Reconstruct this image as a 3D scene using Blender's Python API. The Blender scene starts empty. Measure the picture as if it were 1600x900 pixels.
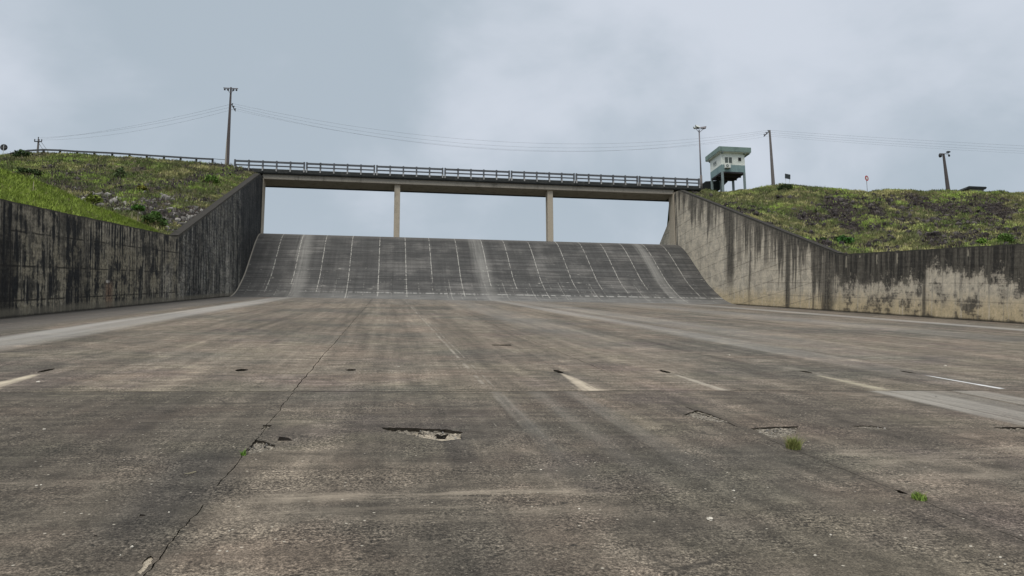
import bpy, bmesh, math, random
import numpy as np
from mathutils import Vector, Matrix, geometry
R = math.radians
random.seed(7)
rng = np.random.default_rng(11)
scene = bpy.context.scene
COL = scene.collection
SLOPE = R(9.0)                       # the chute floor rises 9 degrees towards the weir
CS, SN = math.cos(SLOPE), math.sin(SLOPE)
UL, UR = -13.51, 33.07               # inner faces of the two side walls


def F2W(u, v, w=0.0):                # floor frame -> world
    return Vector((u, v * CS - w * SN, v * SN + w * CS))


# --------------------------------------------------------------------------
# shader helper language
# --------------------------------------------------------------------------
class S:
    """a scalar / colour / vector socket with arithmetic"""
    def __init__(s, g, sock): s.g, s.k = g, sock
    def __add__(s, o): return s.g.m('ADD', s, o)
    __radd__ = __add__
    def __sub__(s, o): return s.g.m('SUBTRACT', s, o)
    def __rsub__(s, o): return s.g.m('SUBTRACT', o, s)
    def __mul__(s, o): return s.g.m('MULTIPLY', s, o)
    __rmul__ = __mul__
    def __truediv__(s, o): return s.g.m('DIVIDE', s, o)


class G:
    def __init__(self, tree): self.t = tree; self.n = tree.nodes; self.l = tree.links
    def put(self, inp, v):
        if isinstance(v, S): self.l.new(v.k, inp)
        elif isinstance(v, (tuple, list)) and len(v) == 3 and inp.type == 'RGBA': inp.default_value = (*v, 1)
        else: inp.default_value = v
    def m(self, op, *a):
        n = self.n.new('ShaderNodeMath'); n.operation = op
        for i, x in enumerate(a): self.put(n.inputs[i], x)
        return S(self, n.outputs[0])
    def coord(self, out='Object'):
        n = self.n.new('ShaderNodeTexCoord'); return S(self, n.outputs[out])
    def sep(self, v):
        n = self.n.new('ShaderNodeSeparateXYZ'); self.put(n.inputs[0], v)
        return [S(self, o) for o in n.outputs]
    def vec(self, x, y, z=0.0):
        n = self.n.new('ShaderNodeCombineXYZ')
        for i, a in enumerate((x, y, z)): self.put(n.inputs[i], a)
        return S(self, n.outputs[0])
    def noise(self, v, scale=1.0, detail=3.0, rough=0.55, dist=0.0):
        n = self.n.new('ShaderNodeTexNoise'); n.noise_dimensions = '3D'
        self.put(n.inputs['Vector'], v); n.inputs['Scale'].default_value = scale
        n.inputs['Detail'].default_value = detail; n.inputs['Roughness'].default_value = rough
        n.inputs['Distortion'].default_value = dist
        return S(self, n.outputs['Fac'])
    def voro(self, v, scale=1.0, feature='F1'):
        n = self.n.new('ShaderNodeTexVoronoi'); n.feature = feature
        self.put(n.inputs['Vector'], v); n.inputs['Scale'].default_value = scale
        return S(self, n.outputs['Distance']), S(self, n.outputs['Color']) if feature == 'F1' else None
    def white(self, v):
        n = self.n.new('ShaderNodeTexWhiteNoise'); n.noise_dimensions = '3D'; self.put(n.inputs['Vector'], v)
        return S(self, n.outputs['Value'])
    def sm(self, x, a, b, c=0.0, d=1.0, kind='SMOOTHSTEP'):
        n = self.n.new('ShaderNodeMapRange'); n.interpolation_type = kind; n.clamp = True if kind == 'LINEAR' else n.clamp
        for i, q in enumerate((x, a, b, c, d)): self.put(n.inputs[i], q)
        return S(self, n.outputs[0])
    def lin(self, x, a, b, c=0.0, d=1.0): return self.sm(x, a, b, c, d, 'LINEAR')
    def mix(self, a, b, f, mode='MIX'):
        n = self.n.new('ShaderNodeMix'); n.data_type = 'RGBA'; n.blend_type = mode; n.clamp_factor = True
        self.put(n.inputs[0], f); self.put(n.inputs[6], a); self.put(n.inputs[7], b)
        return S(self, n.outputs[2])
    def scale(self, c, f):
        """multiply a colour by a scalar"""
        n = self.n.new('ShaderNodeVectorMath'); n.operation = 'SCALE'
        self.put(n.inputs[0], c); self.put(n.inputs['Scale'], f)
        return S(self, n.outputs[0])
    def rgb(self, c):
        n = self.n.new('ShaderNodeRGB'); n.outputs[0].default_value = (*c, 1); return S(self, n.outputs[0])
    def attr(self, name, out='Color'):
        n = self.n.new('ShaderNodeAttribute'); n.attribute_name = name; return S(self, n.outputs[out])
    def band(self, x, x0, half, soft):
        """1 inside |x-x0|<half, falling to 0 over soft"""
        return self.sm(self.m('ABSOLUTE', x - x0), half, half + soft, 1.0, 0.0)
    def line(self, x, period, off, half, soft):
        """thin line where (x-off) is a multiple of period"""
        f = self.m('PINGPONG', x - off, period / 2.0)
        return self.sm(f, half, half + soft, 1.0, 0.0)
    def mx(self, a, b): return self.m('MAXIMUM', a, b)
    def mn(self, a, b): return self.m('MINIMUM', a, b)


def material(name, rough=0.85, spec=0.3):
    m = bpy.data.materials.new(name); m.use_nodes = True
    g = G(m.node_tree)
    b = g.n['Principled BSDF']
    b.inputs['Roughness'].default_value = rough
    b.inputs['Specular IOR Level'].default_value = spec
    def out(col, bump=None, dist=0.02, strength=0.5, rough=None):
        g.put(b.inputs['Base Color'], col)
        if rough is not None: g.put(b.inputs['Roughness'], rough)
        if bump is not None:
            n = g.n.new('ShaderNodeBump'); n.inputs['Strength'].default_value = strength
            n.inputs['Distance'].default_value = dist; g.put(n.inputs['Height'], bump)
            g.l.new(n.outputs[0], b.inputs['Normal'])
        return m
    return g, b, out


def plain(name, col, rough=0.7, spec=0.3, var=0.18, scale=6.0, metal=0.0):
    """painted / cast surface with mottled wear"""
    g, b, out = material(name, rough, spec)
    p = g.coord()
    n1 = g.noise(p, scale, 4); n2 = g.noise(p, scale * 7, 3)
    f = g.lin(n1 * 0.65 + n2 * 0.35, 0.3, 0.7, 1 - var, 1 + var)
    b.inputs['Metallic'].default_value = metal
    return out(g.scale(g.rgb(col), f), n2, 0.01, 0.25)


# ---- concrete floor of the chute -----------------------------------------
def mat_floor():
    g, b, out = material('floor_concrete', 0.9, 0.25)
    p = g.coord(); u, v, w = g.sep(p)
    far = g.sm(v, 11.70, 11.80)                                   # upstream of the cross joint
    far2 = g.sm(v, 12.0, 26.0)
    wob = g.noise(p, 0.35, 3) - 0.5
    big = g.noise(p, 0.16, 3, 0.6)
    mid = g.noise(p, 0.75, 4, 0.6, 0.4)
    sml = g.noise(p, 3.4, 4, 0.65, 0.5)
    grain = g.noise(p, 26.0, 4, 0.7)
    fine = g.noise(p, 95.0, 2, 0.6)
    brush = g.noise(g.vec(u * 0.55, v * 7.0, 0.0), 1.0, 4, 0.65)
    brush2 = g.noise(g.vec(u * 1.7, v * 26.0, 3.0), 1.0, 3, 0.6)
    flow = g.noise(g.vec(u * 1.15, v * 0.045, far * 7.0), 1.0, 4, 0.6)
    flow2 = g.noise(g.vec(u * 4.2, v * 0.11, far * 3.0 + 5.0), 1.0, 3, 0.6)
    c = g.rgb((0.148, 0.124, 0.095))
    c = g.mix(c, (0.086, 0.080, 0.066), g.sm(big, 0.44, 0.62) * 0.75)
    c = g.mix(c, (0.248, 0.210, 0.163), g.sm(mid, 0.52, 0.74) * 0.60)
    c = g.mix(c, (0.090, 0.072, 0.066), g.sm(g.noise(g.vec(u, v, 9.0), 0.5, 3), 0.55, 0.7) * 0.5)
    # darker, damp, green-grey apron slab on the left, below the joint
    dk = g.sm(u + wob * 1.6, -1.35, -1.15, 1.0, 0.0) * g.sm(v, 11.6, 11.8, 1.0, 0.0)
    c = g.mix(c, (0.080, 0.070, 0.055), dk * 0.6)
    jd = g.band(u + wob * 0.3, -1.55, 0.10, 0.35) * g.sm(v, 4.6, 5.6) * g.sm(v, 7.4, 8.2, 1.0, 0.0)
    c = g.mix(c, (0.055, 0.050, 0.043), jd * 0.7)
    # dark wet-looking plumes under the spalls and holes
    for (a, v0, v1, hw, k) in ((0.72, 6.2, 8.25, 0.16, 0.55), (2.45, 6.0, 11.7, 0.38, 0.45), (3.12, 12.0, 14.4, 0.36, 0.55),
                               (-2.7, 8.0, 14.4, 0.2, 0.3), (5.6, 6.5, 11.6, 0.7, 0.35), (8.05, 8.4, 11.6, 0.75, 0.4), (-0.6, 13.0, 14.4, 0.09, 0.4)):
        mk = g.band(u + wob * 0.35, a, hw * 0.4, hw) * g.sm(v, v0, v0 + 1.2) * g.sm(v, v1 - 0.05, v1 + 0.1, 1.0, 0.0)
        c = g.mix(c, (0.066, 0.058, 0.050), mk * k)
    # grain, trowel marks and flow streaks
    nearf = g.sm(v, 5.0, 13.0)
    c = g.scale(c, 1.0 + (g.lin(brush, 0.35, 0.66, -0.26, 0.30)) * (0.45 + 0.55 * nearf))
    c = g.scale(c, 1.0 + (g.lin(brush2, 0.35, 0.65, -0.20, 0.22)) * (0.25 + 0.75 * nearf))
    c = g.scale(c, g.lin(flow, 0.36, 0.64, 0.76, 1.26))
    c = g.scale(c, g.lin(flow2, 0.36, 0.64, 0.86, 1.16))
    c = g.scale(c, g.lin(sml, 0.36, 0.66, 0.74, 1.32))
    wear = g.lin(g.noise(g.vec(u, v, 60.0), 1.3, 4, 0.65), 0.40, 0.60, 0.35, 1.1)
    c = g.scale(c, 1.0 + g.lin(grain, 0.40, 0.62, -0.58, 0.66) * wear)
    c = g.scale(c, g.lin(fine, 0.36, 0.64, 0.62, 1.40))
    cg = g.noise(g.vec(u, v, 21.0), 55.0, 3, 0.65)
    c = g.scale(c, 1.0 + g.lin(cg, 0.40, 0.60, -0.58, 0.72) * g.sm(v, 20.0, 6.0) * wear)
    c = g.mix(c, (0.36, 0.32, 0.26), g.sm(g.noise(g.vec(u, v, 33.0), 32.0, 2, 0.5), 0.66, 0.72) * g.sm(v, 14.0, 6.0) * 0.6)
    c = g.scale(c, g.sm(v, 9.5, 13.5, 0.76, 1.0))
    ch = g.noise(g.vec(u, v, 40.0), 0.55, 3)
    c = g.mix(c, g.mix(c, (1.06, 0.93, 0.92), 1.0, 'MULTIPLY'), g.sm(ch, 0.52, 0.62) * 0.3)
    c = g.mix(c, g.mix(c, (0.95, 1.02, 0.93), 1.0, 'MULTIPLY'), g.sm(ch, 0.48, 0.38) * 0.3)
    # every slab a little different
    sl = g.white(g.vec(g.m('FLOOR', (u + 1.26) / 5.31), g.m('FLOOR', (v - 11.75) / 4.45), 0.0))
    c = g.scale(c, g.lin(sl, 0.0, 1.0, 0.90, 1.08))
    # pale scuffed bands across the near slabs
    sc = g.noise(g.vec(u * 1.2, v * 6.0, 2.0), 1.0, 4, 0.7)
    for (v0, u0, u1, k, hw) in ((6.02, -1.2, 1.8, 0.55, 0.05), (6.6, -4.0, -1.9, 0.3, 0.02), (5.55, -1.1, 1.9, 0.3, 0.12), (7.1, 4.1, 8.0, 0.4, 0.25), (6.3, 4.2, 8.0, 0.35, 0.06), (9.3, -3.0, 1.5, 0.2, 0.1)):
        mk = g.band(v + wob * 0.25, v0, hw, 0.13) * g.sm(u, u0, u0 + 0.4) * g.sm(u, u1 - 0.4, u1, 1.0, 0.0)
        c = g.mix(c, (0.34, 0.29, 0.225), mk * g.sm(sc, 0.40, 0.66) * k)
    # pale mineral streaks carried down from the weir
    for (a, hw, so, vn, k, ph) in ((-8.85, 0.35, 0.85, 12.0, 0.62, 0.0), (10.1, 0.15, 0.80, 16.0, 0.42, 4.0), (12.2, 0.3, 1.5, 20.0, 0.25, 6.0), (27.6, 0.25, 0.9, 14.0, 0.50, 8.0), (21.0, 0.4, 2.0, 25.0, 0.22, 8.0), (5.9, 0.2, 1.6, 20., 0.16, 2.0)):
        e = g.noise(g.vec(u * 2.0 + ph, v * 0.05, ph), 1.0, 3, 0.6)
        mk = g.band(u + (e - 0.5) * 1.2, a, hw, so) * g.sm(v, vn - 8, vn + 14)
        c = g.mix(c, (0.40, 0.39, 0.365), mk * g.lin(e, 0.25, 0.6, 0.4, 1.0) * k)
    # grey damp margin along the left wall
    c = g.mix(c, (0.105, 0.100, 0.093), g.sm(u, -11.2, -9.9, 1.0, 0.0) * 0.7)
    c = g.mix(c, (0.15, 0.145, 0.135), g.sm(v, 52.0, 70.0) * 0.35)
    c = g.mix(c, (0.060, 0.052, 0.042), g.band(v + wob * 0.2, 11.62, 0.03, 0.16) * g.sm(mid, 0.40, 0.60) * 0.6)
    jr = g.band(u + wob * 0.25, 4.08, 0.02, 0.13) * g.sm(v, 11.6, 10.6) * g.sm(sml, 0.36, 0.56)
    c = g.mix(c, (0.050, 0.043, 0.034), jr * 0.65)
    # efflorescence tongues below the drain holes, and one white wet streak
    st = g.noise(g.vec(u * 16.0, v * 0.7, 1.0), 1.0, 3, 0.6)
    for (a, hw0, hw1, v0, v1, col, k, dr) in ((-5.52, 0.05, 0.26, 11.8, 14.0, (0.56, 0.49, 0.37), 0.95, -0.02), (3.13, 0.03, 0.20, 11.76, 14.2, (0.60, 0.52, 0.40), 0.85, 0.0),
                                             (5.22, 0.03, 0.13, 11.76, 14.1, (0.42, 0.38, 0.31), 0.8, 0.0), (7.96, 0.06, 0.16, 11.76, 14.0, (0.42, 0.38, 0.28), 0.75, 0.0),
                                             (10.20, 0.035, 0.06, 11.95, 14.0, (0.86, 0.88, 0.88), 1.0, 0.0)):  # last entry: water film, its sky reflection painted as near-white
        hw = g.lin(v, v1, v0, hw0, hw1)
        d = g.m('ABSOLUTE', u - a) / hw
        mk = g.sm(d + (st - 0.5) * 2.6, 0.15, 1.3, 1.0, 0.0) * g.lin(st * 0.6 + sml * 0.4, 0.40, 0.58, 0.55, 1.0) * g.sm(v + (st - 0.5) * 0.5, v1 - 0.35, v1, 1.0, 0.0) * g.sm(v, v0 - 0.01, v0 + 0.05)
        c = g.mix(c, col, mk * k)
    # the eighth streak runs on over the lower slab
    for (a, hw, k) in ((7.78, 0.06, 0.75), (8.25, 0.22, 0.68), (9.35, 0.2, 0.55), (8.75, 0.12, 0.35), (2.2, 0.03, 0.16), (2.75, 0.05, 0.16), (1.62, 0.02, 0.20)):
        mk = g.band(u + (flow2 - 0.5) * 0.25, a, hw, 0.16) * g.sm(v, 11.70, 11.74, 1.0, 0.0) * g.sm(v, 5.0, 10.5)
        c = g.mix(c, (0.36, 0.34, 0.30), mk * k * g.lin(st, 0.3, 0.6, 0.5, 1.0))
    # crazing and scratches
    d1, _ = g.voro(g.vec(u + wob * 1.5, v + wob * 2.0, 0.0), 0.55, 'DISTANCE_TO_EDGE')
    c = g.mix(c, (0.03, 0.027, 0.022), g.sm(d1, 0.004, 0.011, 1.0, 0.0) * g.sm(mid, 0.55, 0.66) * g.sm(v, 10.0, 24.0, 0.65, 0.0))
    # joints between slabs: fine dark lines, plus the pale scratched centre line
    jw = wob * 0.06
    tj = g.line(v + jw, 4.45, 11.75, 0.012, 0.02) * g.sm(g.noise(g.vec(u * 0.4, g.m('FLOOR', (v - 9.5) / 4.45), 0.0), 1.0, 2), 0.42, 0.6)
    c = g.mix(c, (0.045, 0.040, 0.034), tj * g.sm(v, 11.0, 12.0, 0.25, 0.8))
    for a in (-6.57, 9.36, 14.67, 19.98, 25.3):
        c = g.mix(c, (0.05, 0.045, 0.038), g.band(u + jw, a, 0.012, 0.03) * g.sm(mid, 0.45, 0.6) * 0.5)
    pl = g.mx(g.band(u + jw, 1.53, 0.012, 0.035), g.band(u + jw * 2.0, 1.66, 0.006, 0.02) * 0.7)
    c = g.mix(c, (0.33, 0.30, 0.25), pl * g.sm(g.noise(g.vec(v * 1.3, u, 0.0), 1.0, 3), 0.42, 0.6) * g.sm(v, 7.0, 16.0, 0.0, 0.7))
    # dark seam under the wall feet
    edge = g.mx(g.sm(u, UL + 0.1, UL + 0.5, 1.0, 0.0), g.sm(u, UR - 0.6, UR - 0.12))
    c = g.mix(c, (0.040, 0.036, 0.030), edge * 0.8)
    # pale grit
    dv, cv = g.voro(g.vec(u, v, 0.0), 17.0)
    pick = g.sep(cv)[0]
    grit = g.sm(dv, 0.10, 0.22, 1.0, 0.0) * g.sm(pick, 0.94, 0.95)
    c = g.mix(c, (0.50, 0.46, 0.38), grit * 0.85)
    dv2, cv2 = g.voro(g.vec(u, v, 4.0), 7.5)
    pit = g.sm(dv2 + (grain - 0.5) * 0.5, 0.08, 0.2, 1.0, 0.0) * g.sm(g.sep(cv2)[1], 0.86, 0.88)
    c = g.mix(c, (0.022, 0.020, 0.017), pit * 0.85)
    h = grain * 0.7 + fine * 0.35 + sml * 0.8 + brush2 * 0.3
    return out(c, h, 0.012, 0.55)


def mat_spall():
    g, b, out = material('broken_concrete', 0.95, 0.15)
    p = g.coord(); u, v, w = g.sep(p)
    n = g.noise(p, 9.0, 4, 0.65); n2 = g.noise(p, 34.0, 4, 0.7)
    pale = g.mx(g.band(u, 0.55, 0.22, 0.2) * g.sm(v, 8.8, 8.6), g.sm(v, 5.0, 4.9))
    c = g.mix(g.mix((0.085, 0.075, 0.06), (0.33, 0.295, 0.24), g.sm(n2, 0.44, 0.58)), (0.46, 0.40, 0.31), pale * g.sm(n * 0.5 + n2 * 0.5 + (8.45 - v) * 0.35, 0.44, 0.58))
    c = g.mix(c, (0.030, 0.027, 0.022), g.sm(w, -0.034, -0.065) * 0.7)  # shade painted into the colour: hollows darken with depth
    c = g.scale(c, g.lin(n2, 0.3, 0.7, 0.5, 1.4))
    return out(c, n + n2, 0.03, 0.9)


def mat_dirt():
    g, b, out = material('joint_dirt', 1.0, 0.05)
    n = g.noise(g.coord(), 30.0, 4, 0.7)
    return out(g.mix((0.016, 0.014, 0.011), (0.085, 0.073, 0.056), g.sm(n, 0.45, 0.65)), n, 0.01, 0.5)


# ---- weir face -------------------------------------------------------------
WEIR_LINES = [-10.99, -8.91, -6.44, -3.71, -0.84, 1.84, 4.4, 7.24, 10.09, 12.56, 15.34, 18.58, 21.22, 23.63, 26.01, 28.68, 30.92]


def mat_weir():
    g, b, out = material('weir_concrete', 0.85, 0.3)
    p = g.coord(); u, v, w = g.sep(p)
    big = g.noise(p, 0.35, 3); fine = g.noise(p, 9.0, 4, 0.7)
    course = g.noise(g.vec(u * 0.10, v * 0.2, w * 5.2), 1.0, 4, 0.7)
    course2 = g.noise(g.vec(u * 0.5, v * 1.0, w * 16.0), 1.0, 3, 0.65)
    vert = g.noise(g.vec(u * 3.5, v * 0.10, w * 0.14), 1.0, 4, 0.65)
    c = g.rgb((0.068, 0.067, 0.064))
    c = g.mix(c, (0.112, 0.108, 0.101), g.sm(big, 0.46, 0.66))
    c = g.scale(c, g.lin(course, 0.32, 0.68, 0.70, 1.30))
    c = g.scale(c, g.lin(course2, 0.3, 0.7, 0.80, 1.20))
    c = g.scale(c, g.lin(vert, 0.3, 0.7, 0.84, 1.18))
    c = g.scale(c, g.lin(fine, 0.3, 0.7, 0.78, 1.25))
    # each lift a touch different and thin dark lift lines
    lift = g.white(g.vec(g.m('FLOOR', w / 0.42), g.m('FLOOR', (u + 0.84) / 5.3), 0.0))
    c = g.scale(c, g.lin(lift, 0.0, 1.0, 0.88, 1.12))
    c = g.mix(c, (0.028, 0.028, 0.028), g.line(w + (course2 - 0.5) * 0.05, 0.42, 0.0, 0.016, 0.03) * g.sm(course, 0.36, 0.58) * 0.75)
    # brownish crest and pale worn toe
    c = g.mix(c, (0.16, 0.150, 0.135), g.sm(w + (big - 0.5) * 0.3, 5.95, 6.4) * 0.55)
    toe = g.sm(w + (big - 0.5) * 0.35, 0.15, 0.75, 1.0, 0.0)
    c = g.mix(c, (0.20, 0.197, 0.185), toe * g.lin(course2, 0.3, 0.7, 0.25, 0.85) * g.sm(u, -9.0, -4.0, 0.2, 1.0))
    c = g.mix(c, (0.36, 0.355, 0.33), g.band(w + (fine - 0.5) * 0.12, 0.52, 0.015, 0.05) * g.sm(vert, 0.42, 0.55) * g.sm(u, -6., 0., 0.2, 0.8))
    # wide pale run-off streaks
    for (a, hw, so, k) in ((-8.45, 0.02, 1.0, 0.62), (9.5, 0.04, 1.1, 0.60), (28.0, 0.02, 0.85, 0.62)):
        dr = g.lin(w, 0.0, 6.4, -0.25, 0.05)
        mk = g.band(u + (vert - 0.5) * 1.2 + dr, a, hw, so) * g.lin(vert, 0.35, 0.6, 0.6, 1.0)
        c = g.mix(c, (0.33, 0.322, 0.295), mk * k * g.lin(course2, 0.3, 0.6, 0.6, 1.0) * g.sm(w, 0.3, 4.5, 0.72, 1.0))
    # lime-filled construction joints, wobbling and beaded
    jit = (g.noise(g.vec(w * 5.0, v * 5.0, 0.0), 1.0, 3) - 0.5) * 0.14
    bead = g.noise(g.vec(u * 0.3, v * 3.0, w * 2.6), 1.0, 3, 0.7)
    ends = g.white(g.vec(g.m('ROUND', u / 2.6), 3.0, 0.0))
    up = None
    for a in WEIR_LINES:
        mk = g.band(u + jit, a, 0.012, 0.045)
        up = mk if up is None else g.mx(up, mk)
    up = up * g.sm(w, ends * 1.9 - 0.3, ends * 1.9 - 0.2)
    low = None
    for a in (-4.9, -3.1, -1.3, 0.7, 3.0, 6.0, 8.9, 11.3, 14.0, 17.0, 20.2, 24.9):
        mk = g.band(u + jit, a, 0.008, 0.04)
        low = mk if low is None else g.mx(low, mk)
    low = low * g.sm(w, 1.2 + ends * 0.6, 1.3 + ends * 0.6, 1.0, 0.0) * g.sm(ends, 0.35, 0.5) * 0.6
    hf = g.line(u + jit, 1.3, 0.4, 0.012, 0.03) * g.sm(w, 1.0, 2.5, 0.7, 0.0) * g.sm(bead, 0.52, 0.6)
    c = g.mix(c, (0.47, 0.455, 0.41), g.mx(g.mx(up, low), hf) * g.sm(bead, 0.36, 0.56) * 0.80)
    c = g.mix(c, (0.40, 0.37, 0.31), g.sm(u, UL + 0.05, UL + 0.16, 1.0, 0.0) * 0.8)
    # horizontal lime dashes where lifts leak
    ds = g.noise(g.vec(u * 0.9, v * 0.5, w * 9.0), 1.0, 3, 0.75)
    c = g.mix(c, (0.42, 0.405, 0.36), g.sm(ds, 0.66, 0.70) * g.sm(w, 0.4, 1.2) * g.sm(w, 2.6, 3.6, 1.0, 0.25) * 0.8)
    c = g.mix(c, (0.012, 0.012, 0.012), g.sm(ds, 0.33, 0.29) * g.sm(w, 0.4, 1.2) * 0.7)
    return out(c, fine + course2 * 0.7, 0.03, 0.5)


# ---- side walls --------------------------------------------------------------
def wall_top(g, v): return g.mx(4.23, 4.23 + (v - 55.0) * 0.2543)


def mat_wall_right():
    g, b, out = material('stained_concrete', 0.92, 0.2)
    p = g.coord(); u, v, w = g.sep(p)
    d = wall_top(g, v) - w
    zc = v * SN + w * CS
    ups = g.sm(v, 54.0, 56.5)
    big = g.noise(p, 0.22, 3, 0.6); mid = g.noise(p, 1.1, 4, 0.65); fine = g.noise(p, 7.0, 5, 0.72); gr = g.noise(p, 30.0, 3, 0.7)
    st = g.noise(g.vec(0.0, v * 0.85, w * 0.055), 1.0, 4, 0.62)
    st2 = g.noise(g.vec(3.0, v * 3.6, w * 0.20), 1.0, 4, 0.68)
    hor = g.noise(g.vec(5.0, v * 0.35, w * 7.0), 1.0, 3, 0.6)
    c = g.mix((0.60, 0.535, 0.425), (0.44, 0.395, 0.32), g.sm(mid, 0.42, 0.60))
    c = g.mix(c, (0.56, 0.42, 0.20), g.sm(w + (mid - 0.5) * 2.0, 0.2, 1.9, 0.55, 0.0))
    c = g.mix(c, (0.66, 0.61, 0.52), g.sm(st2, 0.54, 0.66) * 0.5)
    c = g.scale(c, g.lin(fine, 0.3, 0.7, 0.72, 1.25))
    c = g.scale(c, g.lin(gr, 0.3, 0.7, 0.86, 1.14))
    c = g.scale(c, g.lin(hor, 0.3, 0.7, 0.90, 1.10))
    # formwork lifts: level on the dam side, parallel to the floor downstream
    lu = g.line(zc + (mid - 0.5) * 0.05, 1.22, 0.3, 0.018, 0.035) * ups * g.sm(fine, 0.36, 0.5)
    ld = g.line(w + (mid - 0.5) * 0.05, 1.05, 0.02, 0.016, 0.03) * g.sm(v, 66.0, 69.0, 1.0, 0.0)
    c = g.mix(c, (0.17, 0.15, 0.12), g.mx(lu * 0.75, ld * 0.6) * g.lin(mid, 0.35, 0.6, 0.3, 1.0))
    c = g.mix(c, (0.16, 0.14, 0.115), g.line(v, 6.1, 2.2, 0.012, 0.03) * 0.35)
    # black run-off streaks
    up = st * 0.62 + st2 * 0.38
    reach = g.sm(d, 0.0, 6.5, 0.15, 0.0)
    dk_u = g.sm(up + reach + (fine - 0.5) * 0.12 - (v - 60.0) * 0.0022, 0.575, 0.63) * 0.9
    for (a, hw, so, dep, k) in ((74.0, 0.45, 0.75, 9.0, 0.95), (69.7, 0.08, 0.30, 9.0, 0.85), (62.6, 0.16, 0.40, 9.0, 0.95), (58.6, 0.10, 0.35, 3.2, 0.8), (56.4, 0.45, 0.8, 9.0, 0.95), (84.6, 0.5, 0.8, 2.4, 0.8), (82.0, 0.25, 0.5, 3.4, 0.75), (79.0, 0.2, 0.6, 3.0, 0.7), (66.4, 0.2, 0.5, 4.5, 0.6), (72.0, 0.2, 0.5, 6.0, 0.6), (53.6, 0.3, 0.7, 9.0, 0.7)):
        mk = g.band(v + (st2 - 0.5) * 1.1 + (mid - 0.5) * 0.5, a, hw, so) * g.sm(d + (fine - 0.5) * 2.0, dep * 0.6, dep, 1.0, 0.0) * k
        dk_u = g.mx(dk_u, mk * g.lin(fine, 0.28, 0.5, 0.45, 1.0))
    top_band = g.sm(d + (st2 - 0.5) * 3.2 + (mid - 0.5) * 1.5, 0.15, 0.9, 1.0, 0.0)
    dk_u = g.mx(dk_u, top_band * g.sm(v, 55.0, 84.0, 1.0, 0.55))
    # downstream: upper half black with a ragged lower limit
    lim = 1.35 + g.sm(v, 45.1, 45.6, 0.0, 0.85) + g.sm(v, 42.6, 41.2, 0.0, 0.55) + g.sm(v, 37.5, 39.0, 0.5, 0.0)
    lim = lim + (mid - 0.5) * 3.4 + (fine - 0.5) * 3.0 + (st2 - 0.5) * 2.2 + (hor - 0.5) * 1.2
    dk_d = g.sm(d - lim, -0.45, 0.55, 1.0, 0.0)
    dk_d = g.mx(dk_d, g.sm(st2 * 0.7 + fine * 0.3, 0.53, 0.60) * g.sm(d, 3.9, 2.2) * 0.65)
    dk_d = g.mx(dk_d, g.sm(mid * 0.45 + fine * 0.35 + hor * 0.2 + g.band(v, 50.0, 4.0, 3.0) * 0.035 + g.band(v, 39.0, 3.0, 2.0) * 0.03, 0.520, 0.605) * 0.85)
    dk_d = g.mx(dk_d, g.band(v + (st2 - 0.5) * 0.5, 45.35, 0.06, 0.25) * 0.85)
    dark = g.mix(g.rgb((0, 0, 0)), g.rgb((1, 1, 1)), ups)
    dkm = dk_d * (1.0 - ups) + dk_u * ups
    black = g.mix((0.024, 0.023, 0.022), (0.092, 0.084, 0.069), g.sm(st2, 0.44, 0.58))
    black = g.scale(black, g.lin(hor, 0.3, 0.7, 0.72, 1.3))
    black = g.scale(black, g.lin(fine, 0.3, 0.7, 0.6, 1.4))
    c = g.mix(c, black, dkm * 0.96)
    # pale dribbles just below the coping downstream
    for a, dep in ((54.0, 1.1), (50.3, 0.9), (48.1, 0.9), (52.3, 0.35), (41.6, 0.6), (59.3, 0.5)):
        mk = g.band(v + (fine - 0.5) * 0.25, a, 0.02, 0.09) * g.sm(d, 0.12, 0.2) * g.sm(d, dep * 0.8, dep, 1.0, 0.0)
        c = g.mix(c, (0.40, 0.36, 0.28), mk * 0.8)
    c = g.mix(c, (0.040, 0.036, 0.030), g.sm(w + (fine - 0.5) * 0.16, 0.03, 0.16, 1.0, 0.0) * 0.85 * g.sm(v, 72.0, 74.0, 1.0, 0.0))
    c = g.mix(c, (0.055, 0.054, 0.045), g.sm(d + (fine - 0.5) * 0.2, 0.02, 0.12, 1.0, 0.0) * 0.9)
    return out(c, fine + gr * 0.4, 0.03, 0.5)


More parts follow.
